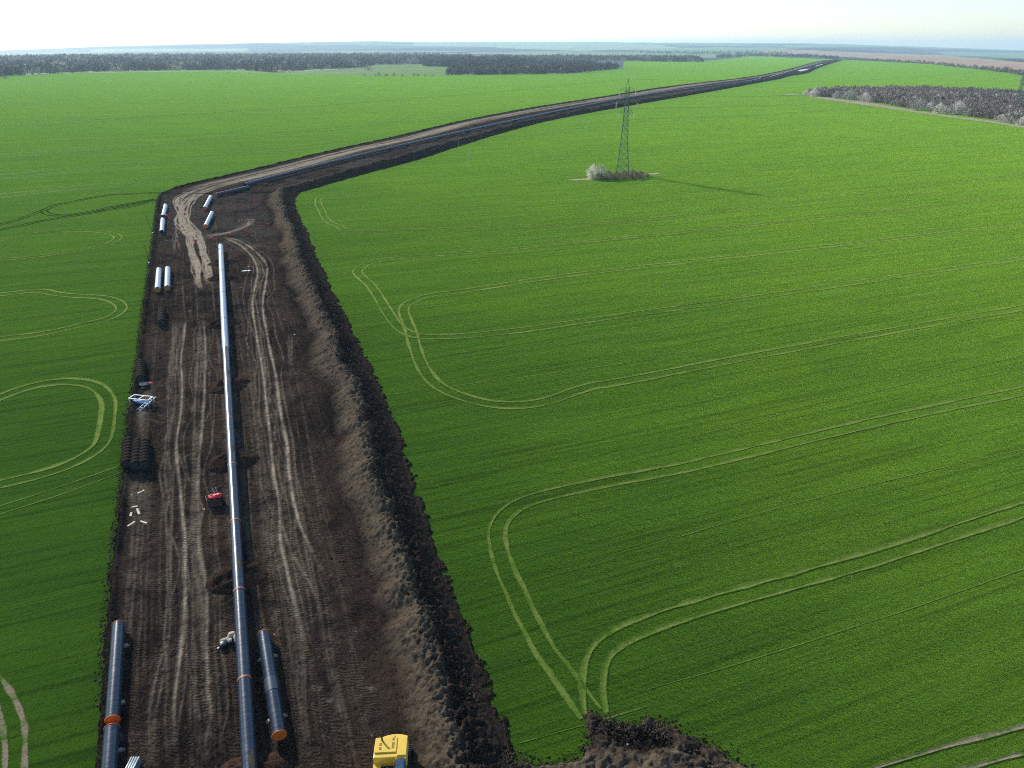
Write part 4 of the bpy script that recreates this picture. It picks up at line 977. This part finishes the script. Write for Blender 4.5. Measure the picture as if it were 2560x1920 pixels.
# ------------------------------------------------------------------ trees and bushes
def tree_mat(name, stops, blossom=None, scale=.12):
    q = NT(name); g = q.n('NewGeometry'); n = q.noise(q.coord(), scale, 3, .6)
    c = q.ramp(g.outputs['Random Per Island'], stops)
    if blossom: c = q.mix(q.rng(n, blossom[0], blossom[0]+.06, 0, .85), c, blossom[1])
    q.set(Base_Color=c, Roughness=.85, Specular_IOR_Level=.15)
    t = q.n('BsdfTranslucent'); q.l(c, t.inputs['Color']); m = q.n('MixShader'); m.inputs[0].default_value = .5
    q.l(q.p.outputs[0], m.inputs[1]); q.l(t.outputs[0], m.inputs[2]); q.l(m.outputs[0], q.out.inputs['Surface']); return q.m
M_WOODS = tree_mat('bare_woods', [(0, (.02, .021, .023)), (.5, (.065, .063, .062)), (1, (.165, .155, .14))], (.55, (.33, .35, .27)), .022)
M_WOODS2 = tree_mat('bare_woods_dark', [(0, (.025, .025, .027)), (.5, (.07, .067, .066)), (1, (.165, .15, .14))], (.62, (.30, .30, .26)), .03)
M_THICK = tree_mat('thicket_twigs', [(0, (.09, .075, .062)), (.5, (.24, .20, .165)), (1, (.44, .38, .32))], (.60, (.66, .64, .50)), .06)
M_BLOS = tree_mat('white_blossom', [(0, (.40, .36, .28)), (.5, (.74, .71, .58)), (1, (.85, .84, .76))])
M_PALEG = tree_mat('pale_green_twigs', [(0, (.20, .21, .15)), (.5, (.42, .45, .33)), (1, (.64, .66, .52))])
M_BROWNB = tree_mat('brown_twigs', [(0, (.09, .06, .05)), (.5, (.24, .17, .14)), (1, (.42, .32, .27))])
M_GREYB = tree_mat('grey_twigs', [(0, (.09, .08, .065)), (.5, (.21, .19, .15)), (1, (.38, .35, .28))])
M_TRUNK = plain('bark', (.08, .065, .055), .9)
def crowns(P3, Hh, Rr, K, size, up=.6, seed=0):
    g = np.random.default_rng(seed); n = len(P3)
    th = g.random((n, K))*2*pi; cz = g.random((n, K)); rad = np.sqrt(g.random((n, K)))
    prof = np.sin(np.clip(cz*.85+.15, 0, 1)*pi)**.6
    lob = 1+.3*np.sin(th*3+g.random((n, 1))*6)+.2*np.sin(th*5+cz*7+g.random((n, 1))*6)
    x = P3[:, 0][:, None]+np.cos(th)*rad*prof*Rr[:, None]*lob; y = P3[:, 1][:, None]+np.sin(th)*rad*prof*Rr[:, None]*lob
    z = P3[:, 2][:, None]+(.04+.96*cz*(1-.25*rad**2))*Hh[:, None]*(.86+.14*g.random((n, K)))
    c = np.stack([x, y, z], -1)[..., None, :]
    d = g.normal(size=(n, K, 3)); d[..., 2] = np.abs(d[..., 2])+up; d[..., 0] += np.cos(th)*.7*rad; d[..., 1] += np.sin(th)*.7*rad; d /= np.linalg.norm(d, axis=-1)[..., None]
    e = np.cross(d, g.normal(size=(n, K, 3))); e /= np.linalg.norm(e, axis=-1)[..., None]+1e-6
    s = (size*Hh)[:, None, None]*(.6+.8*g.random((n, K, 1)))
    tri = np.stack([-d*s*.6+e*s*.38, -d*s*.5-e*s*.38, d*s], 2)
    V = (c+tri).reshape(-1, 3); return V, np.arange(len(V)).reshape(-1, 3)
def forest(name, polypx, n, hmin, hmax, K, size, mat, label, cat, seed, holes=None, wfac=.38):
    g = np.random.default_rng(seed); us = [p[0] for p in polypx]; W2 = [P(u, v)[:2] for u, v in polypx]
    az = [atan2(p[0], p[1]) for p in W2]; rr = [hypot(*p) for p in W2]
    A = g.uniform(min(az), max(az), n*8); Q = np.exp(g.uniform(math.log(min(rr)), math.log(max(rr)), n*8))
    x, y = Q*np.sin(A), Q*np.cos(A); u, v = proj(x, y, gh(x, y)); k = inpoly(u, v, polypx)
    if holes:
        for h in holes: k &= ~inpoly(u, v, h)
    x, y = x[k][:n], y[k][:n]; z = gh(x, y)
    hh = g.uniform(hmin, hmax, len(x))*(.45+1.05*fbm(x/45., y/45., seed, 3)); V, Fc = crowns(np.stack([x, y, z], -1), hh, hh*wfac*(.8+.5*g.random(len(x))), K, size, seed=seed+1)
    o = npmesh(name, V, Fc, mat, smooth=False); tag(o, label, cat, kind='stuff'); return len(x)
forest('woodland', [(-80,200),(0,191),(100,186),(200,181),(400,176),(600,175),(690,182),(760,176),(906,168.5),(935,162.5),(1050,160),(1156,165),(1180,150),(1180,141),(900,139),(500,140),(200,142),(-80,147)], 15000, 11, 17, 34, .13, M_WOODS, 'wide belt of bare blue grey woodland beyond the left field', 'woodland', 11)
forest('woodland', [(1060,166),(1156,168),(1160,176),(1200,178),(1300,176),(1330,160),(1250,150),(1060,150)], 2600, 14, 19, 36, .13, M_WOODS2, 'dense dark stand of tall bare trees behind the clearing', 'woodland', 12)
forest('woodland', [(1114,188),(1303,186),(1429,184),(1551,171.5),(1500,166),(1400,160),(1300,156),(1200,165),(1160,172),(1120,180)], 2600, 8, 14, 44, .13, M_WOODS2, 'wooded spur of bare trees reaching into the green field', 'woodland', 13)
forest('woodland', [(1200,152),(1330,158),(1480,158),(1500,152),(1760,156),(1740,144),(1500,142),(1200,142)], 3600, 9, 14, 30, .14, M_WOODS, 'distant grey woodland strip behind the spur', 'woodland', 14)
forest('hedgerow', [(1790,145),(1883,141),(2050,144.5),(2095,148),(2095,145),(2050,141.5),(1883,138.5),(1790,141)], 700, 7, 12, 30, .16, M_WOODS, 'pale distant hedgerow along the top of the field', 'hedgerow', 15)
forest('hedgerow', [(2110,149.5),(2322,160.5),(2458,175.5),(2620,197),(2620,192),(2458,172.5),(2322,158),(2110,147)], 800, 5, 9, 34, .15, M_GREYB, 'long bushy hedgerow between the green and brown fields', 'hedgerow', 16)
forest('hedgerow', [(1600,128),(1900,128),(2040,138),(1900,139),(1800,137),(1600,135)], 700, 7, 12, 26, .18, M_WOODS, 'scattered trees dotted over the far green hillside', 'trees', 17)
forest('thicket', [(2012,236),(2050,241.5),(2160,252),(2283,272),(2400,287),(2478,299),(2620,318),(2620,240),(2560,236),(2400,231),(2290,229),(2100,230)], 4200, 5.5, 8.6, 70, .12, M_THICK, 'grey purple bare thicket at the right with pale blossom patches', 'thicket', 18)
def bush(name, K, size, mat, seed, up=.4, stems=7):
    o = empty(name); g = np.random.default_rng(seed); V, Fc = crowns(np.array([(0, 0, 0.)]), np.array([1.]), np.array([.55]), K, size, up=up, seed=seed)
    npmesh('crown', V, Fc, mat, o, smooth=False); q = MB()
    for i in range(stems):
        a = 2*pi*i/stems+g.random(); q.rod((.04*cos(a), .04*sin(a), -.02), (.3*cos(a), .3*sin(a), .6+.2*g.random()), .014, 5, .004)
    q.done('trunk', M_TRUNK, o); return o
PB = bush('blossoming_bush', 2200, .030, M_BLOS, 31); PG = bush('budding_bush', 2000, .030, M_PALEG, 32); PR = bush('bare_shrub', 2400, .034, M_BROWNB, 33, 1.0); PE = bush('grey_shrub', 2200, .034, M_GREYB, 34, .6)
used = set()
def setb(proto, u, v, htop, label, wx=1.0, group=None, cat='bush'):
    o = proto if proto.name not in used else copy_tree(proto); used.add(proto.name)
    p = P(u, v); t = PY(u, htop, p.y); h = t.z-p.z; o.location = p; o.rotation_euler = (0, 0, random.uniform(0, 6)); o.scale = (h*wx, h*wx, h)
    tag(o, label, cat, group); return o
# island around the nearer pylon
setb(PB, 1483, 446, 407, 'white blossoming bush at the left end of the pylon island', 1.05)
setb(PG, 1502, 444, 407, 'pale grey green bush behind the white one at the pylon island', 1.05)
for i, (u, v, t, w, p, lab) in enumerate([(1497,450,430,1.5,PE,'dark grey shrub below the white bush at the pylon island'), (1520,450,424,1.4,PE,'grey shrub left of the pylon foot'), (1540,449,427,1.5,PR,'brown shrub just left of the pylon foot'),
      (1560,447,424,1.5,PR,'brown shrub under the pylon legs'), (1582,446,422,1.4,PR,'tall brown shrub right of the pylon foot'), (1601,445,425,1.3,PR,'brown shrub near the right end of the pylon island'), (1618,442,433,1.8,PE,'low grey shrub at the right tip of the pylon island')]):
    setb(p, u, v, t, lab, w)
rb = zone(1980, 120, 3.814)
FB = [(130,450,388,PB,'leftmost pale bush at the tip of the thicket'),(205,462,378,PB,'large white bush next to the thicket tip'),(310,465,400,PE,'grey bush between white ones near the thicket tip'),(425,485,402,PG,'round grey green bush at the left of the thicket front'),(550,495,385,PG,'tall pale green bush at the left of the thicket front'),
      (690,510,410,PB,'wide white bush with grey foot in the left thicket front'),(740,520,455,PG,'small pale bush below the wide white one'),(860,510,445,PB,'low bright white bush set back in the thicket'),(1060,560,480,PE,'brownish bush in the middle thicket front'),(1190,595,490,PG,'grey green bush below the middle of the thicket'),
      (1310,600,505,PB,'bright white bush in the middle of the thicket front'),(1400,625,510,PB,'white bush beside the bright one in the middle front'),(1500,620,535,PE,'dark bush right of the middle white bushes'),(1570,635,490,PB,'tall white bush right of the middle front'),(1680,650,570,PG,'low grey green bush in the right thicket front'),
      (1800,655,580,PE,'dark low bush in the right thicket front'),(1990,705,620,PB,'pale yellow white bush near the right front'),(2080,720,640,PG,'pale green bush near the right frame edge'),(2190,740,640,PB,'white bush cut by the right frame edge'),(1050,450,400,PB,'white bush standing in the middle of the thicket'),
      (1310,480,400,PB,'white bush at the rear middle of the thicket'),(1550,520,420,PB,'tall white bush inside the right half of the thicket'),(1000,400,362,PB,'white bush on the rear edge of the thicket'),(1380,400,358,PB,'pale bush on the rear edge right of the middle')]
for x, y, t, p, lab in FB:
    (u, v), (_, tv) = rb([(x, y)])[0], rb([(x, t)])[0]; setb(p, u, v, tv, lab, 1.25, 'bushes edging the right thicket')
# single trees and shrubs on the far left
def stree(u, v, t, lab, w=.9): return setb(TR, u, v, t, lab, w, None, 'tree')
TR = bush('bare_tree', 500, .06, M_GREYB, 35, .8, 1)
zr = zone(640, 130, 3.95)
for x, y, t, lab, w in [(1108,182,105,'lone bare tree at the left of the clearing', 1.), (1215,236,190,'bare shrub tree on the clearing hedge line', 1.), (1365,236,195,'dark small tree on the clearing hedge line', 1.), (1068,238,212,'leftmost round shrub on the clearing hedge line', 1.2), (1560,236,200,'bare shrub on the right part of the hedge line', 1.2), (2055,165,110,'bare tree at the right corner of the clearing', 1.)]:
    (u, v), (_, tv) = zr([(x, y)])[0], zr([(x, t)])[0]; stree(u, v, tv, lab, w)
for x, y, t, lab, w in [(240,205,170,'long white blossoming bush at the left wood edge', 2.), (330,205,172,'right half of the white bushes at the wood edge', 2.)]:
    (u, v), (_, tv) = zr([(x, y)])[0], zr([(x, t)])[0]; setb(PB, u, v, tv, lab, w)
for x, y, t, w in [(1290,236,215,2.2),(1445,236,218,1.8),(1600,236,216,1.6),(1670,236,218,1.3),(1740,236,220,1.3),(1180,236,220,1.3)]:
    (u, v), (_, tv) = zr([(x, y)])[0], zr([(x, t)])[0]; setb(PE, u, v, tv, 'low scrub clump on the hedge line before the clearing', w, 'low scrub on the clearing hedge line')
setb(PE, 14, 196, 189.5, 'small dark shrub alone at the far left field edge', 2.)

# standing water in the farthest stretch of corridor
for px, lab in [([(1994,177),(2006,174.6),(2024,172.2),(2015,176.2),(2001,179.3)], 'p'), ([(2037,166),(2050,162.6),(2058,160.8),(2054,163.2),(2041,166.8)], 'q'), ([(1961,189.2),(1968,188.2),(1969,189.4),(1962,190)], 's')]:
    o = patch(px, 'puddle', z=.75, mt=M_WATER)

# ------------------------------------------------------------------ the hazy air
hz = NT('hazy_air'); hz.t.nodes.remove(hz.p); pv = hz.n('VolumePrincipled'); pv.inputs['Density'].default_value = 7.5e-5; pv.inputs['Color'].default_value = (.62, .86, 1.0, 1); pv.inputs['Anisotropy'].default_value = .2
hz.l(pv.outputs[0], hz.out.inputs['Volume'])
b = MB().box((0, 0, 45), (36000, 36000, 200)).done('haze', hz.m); tag(b, 'pale blue haze over the distant hills', 'haze', kind='stuff')
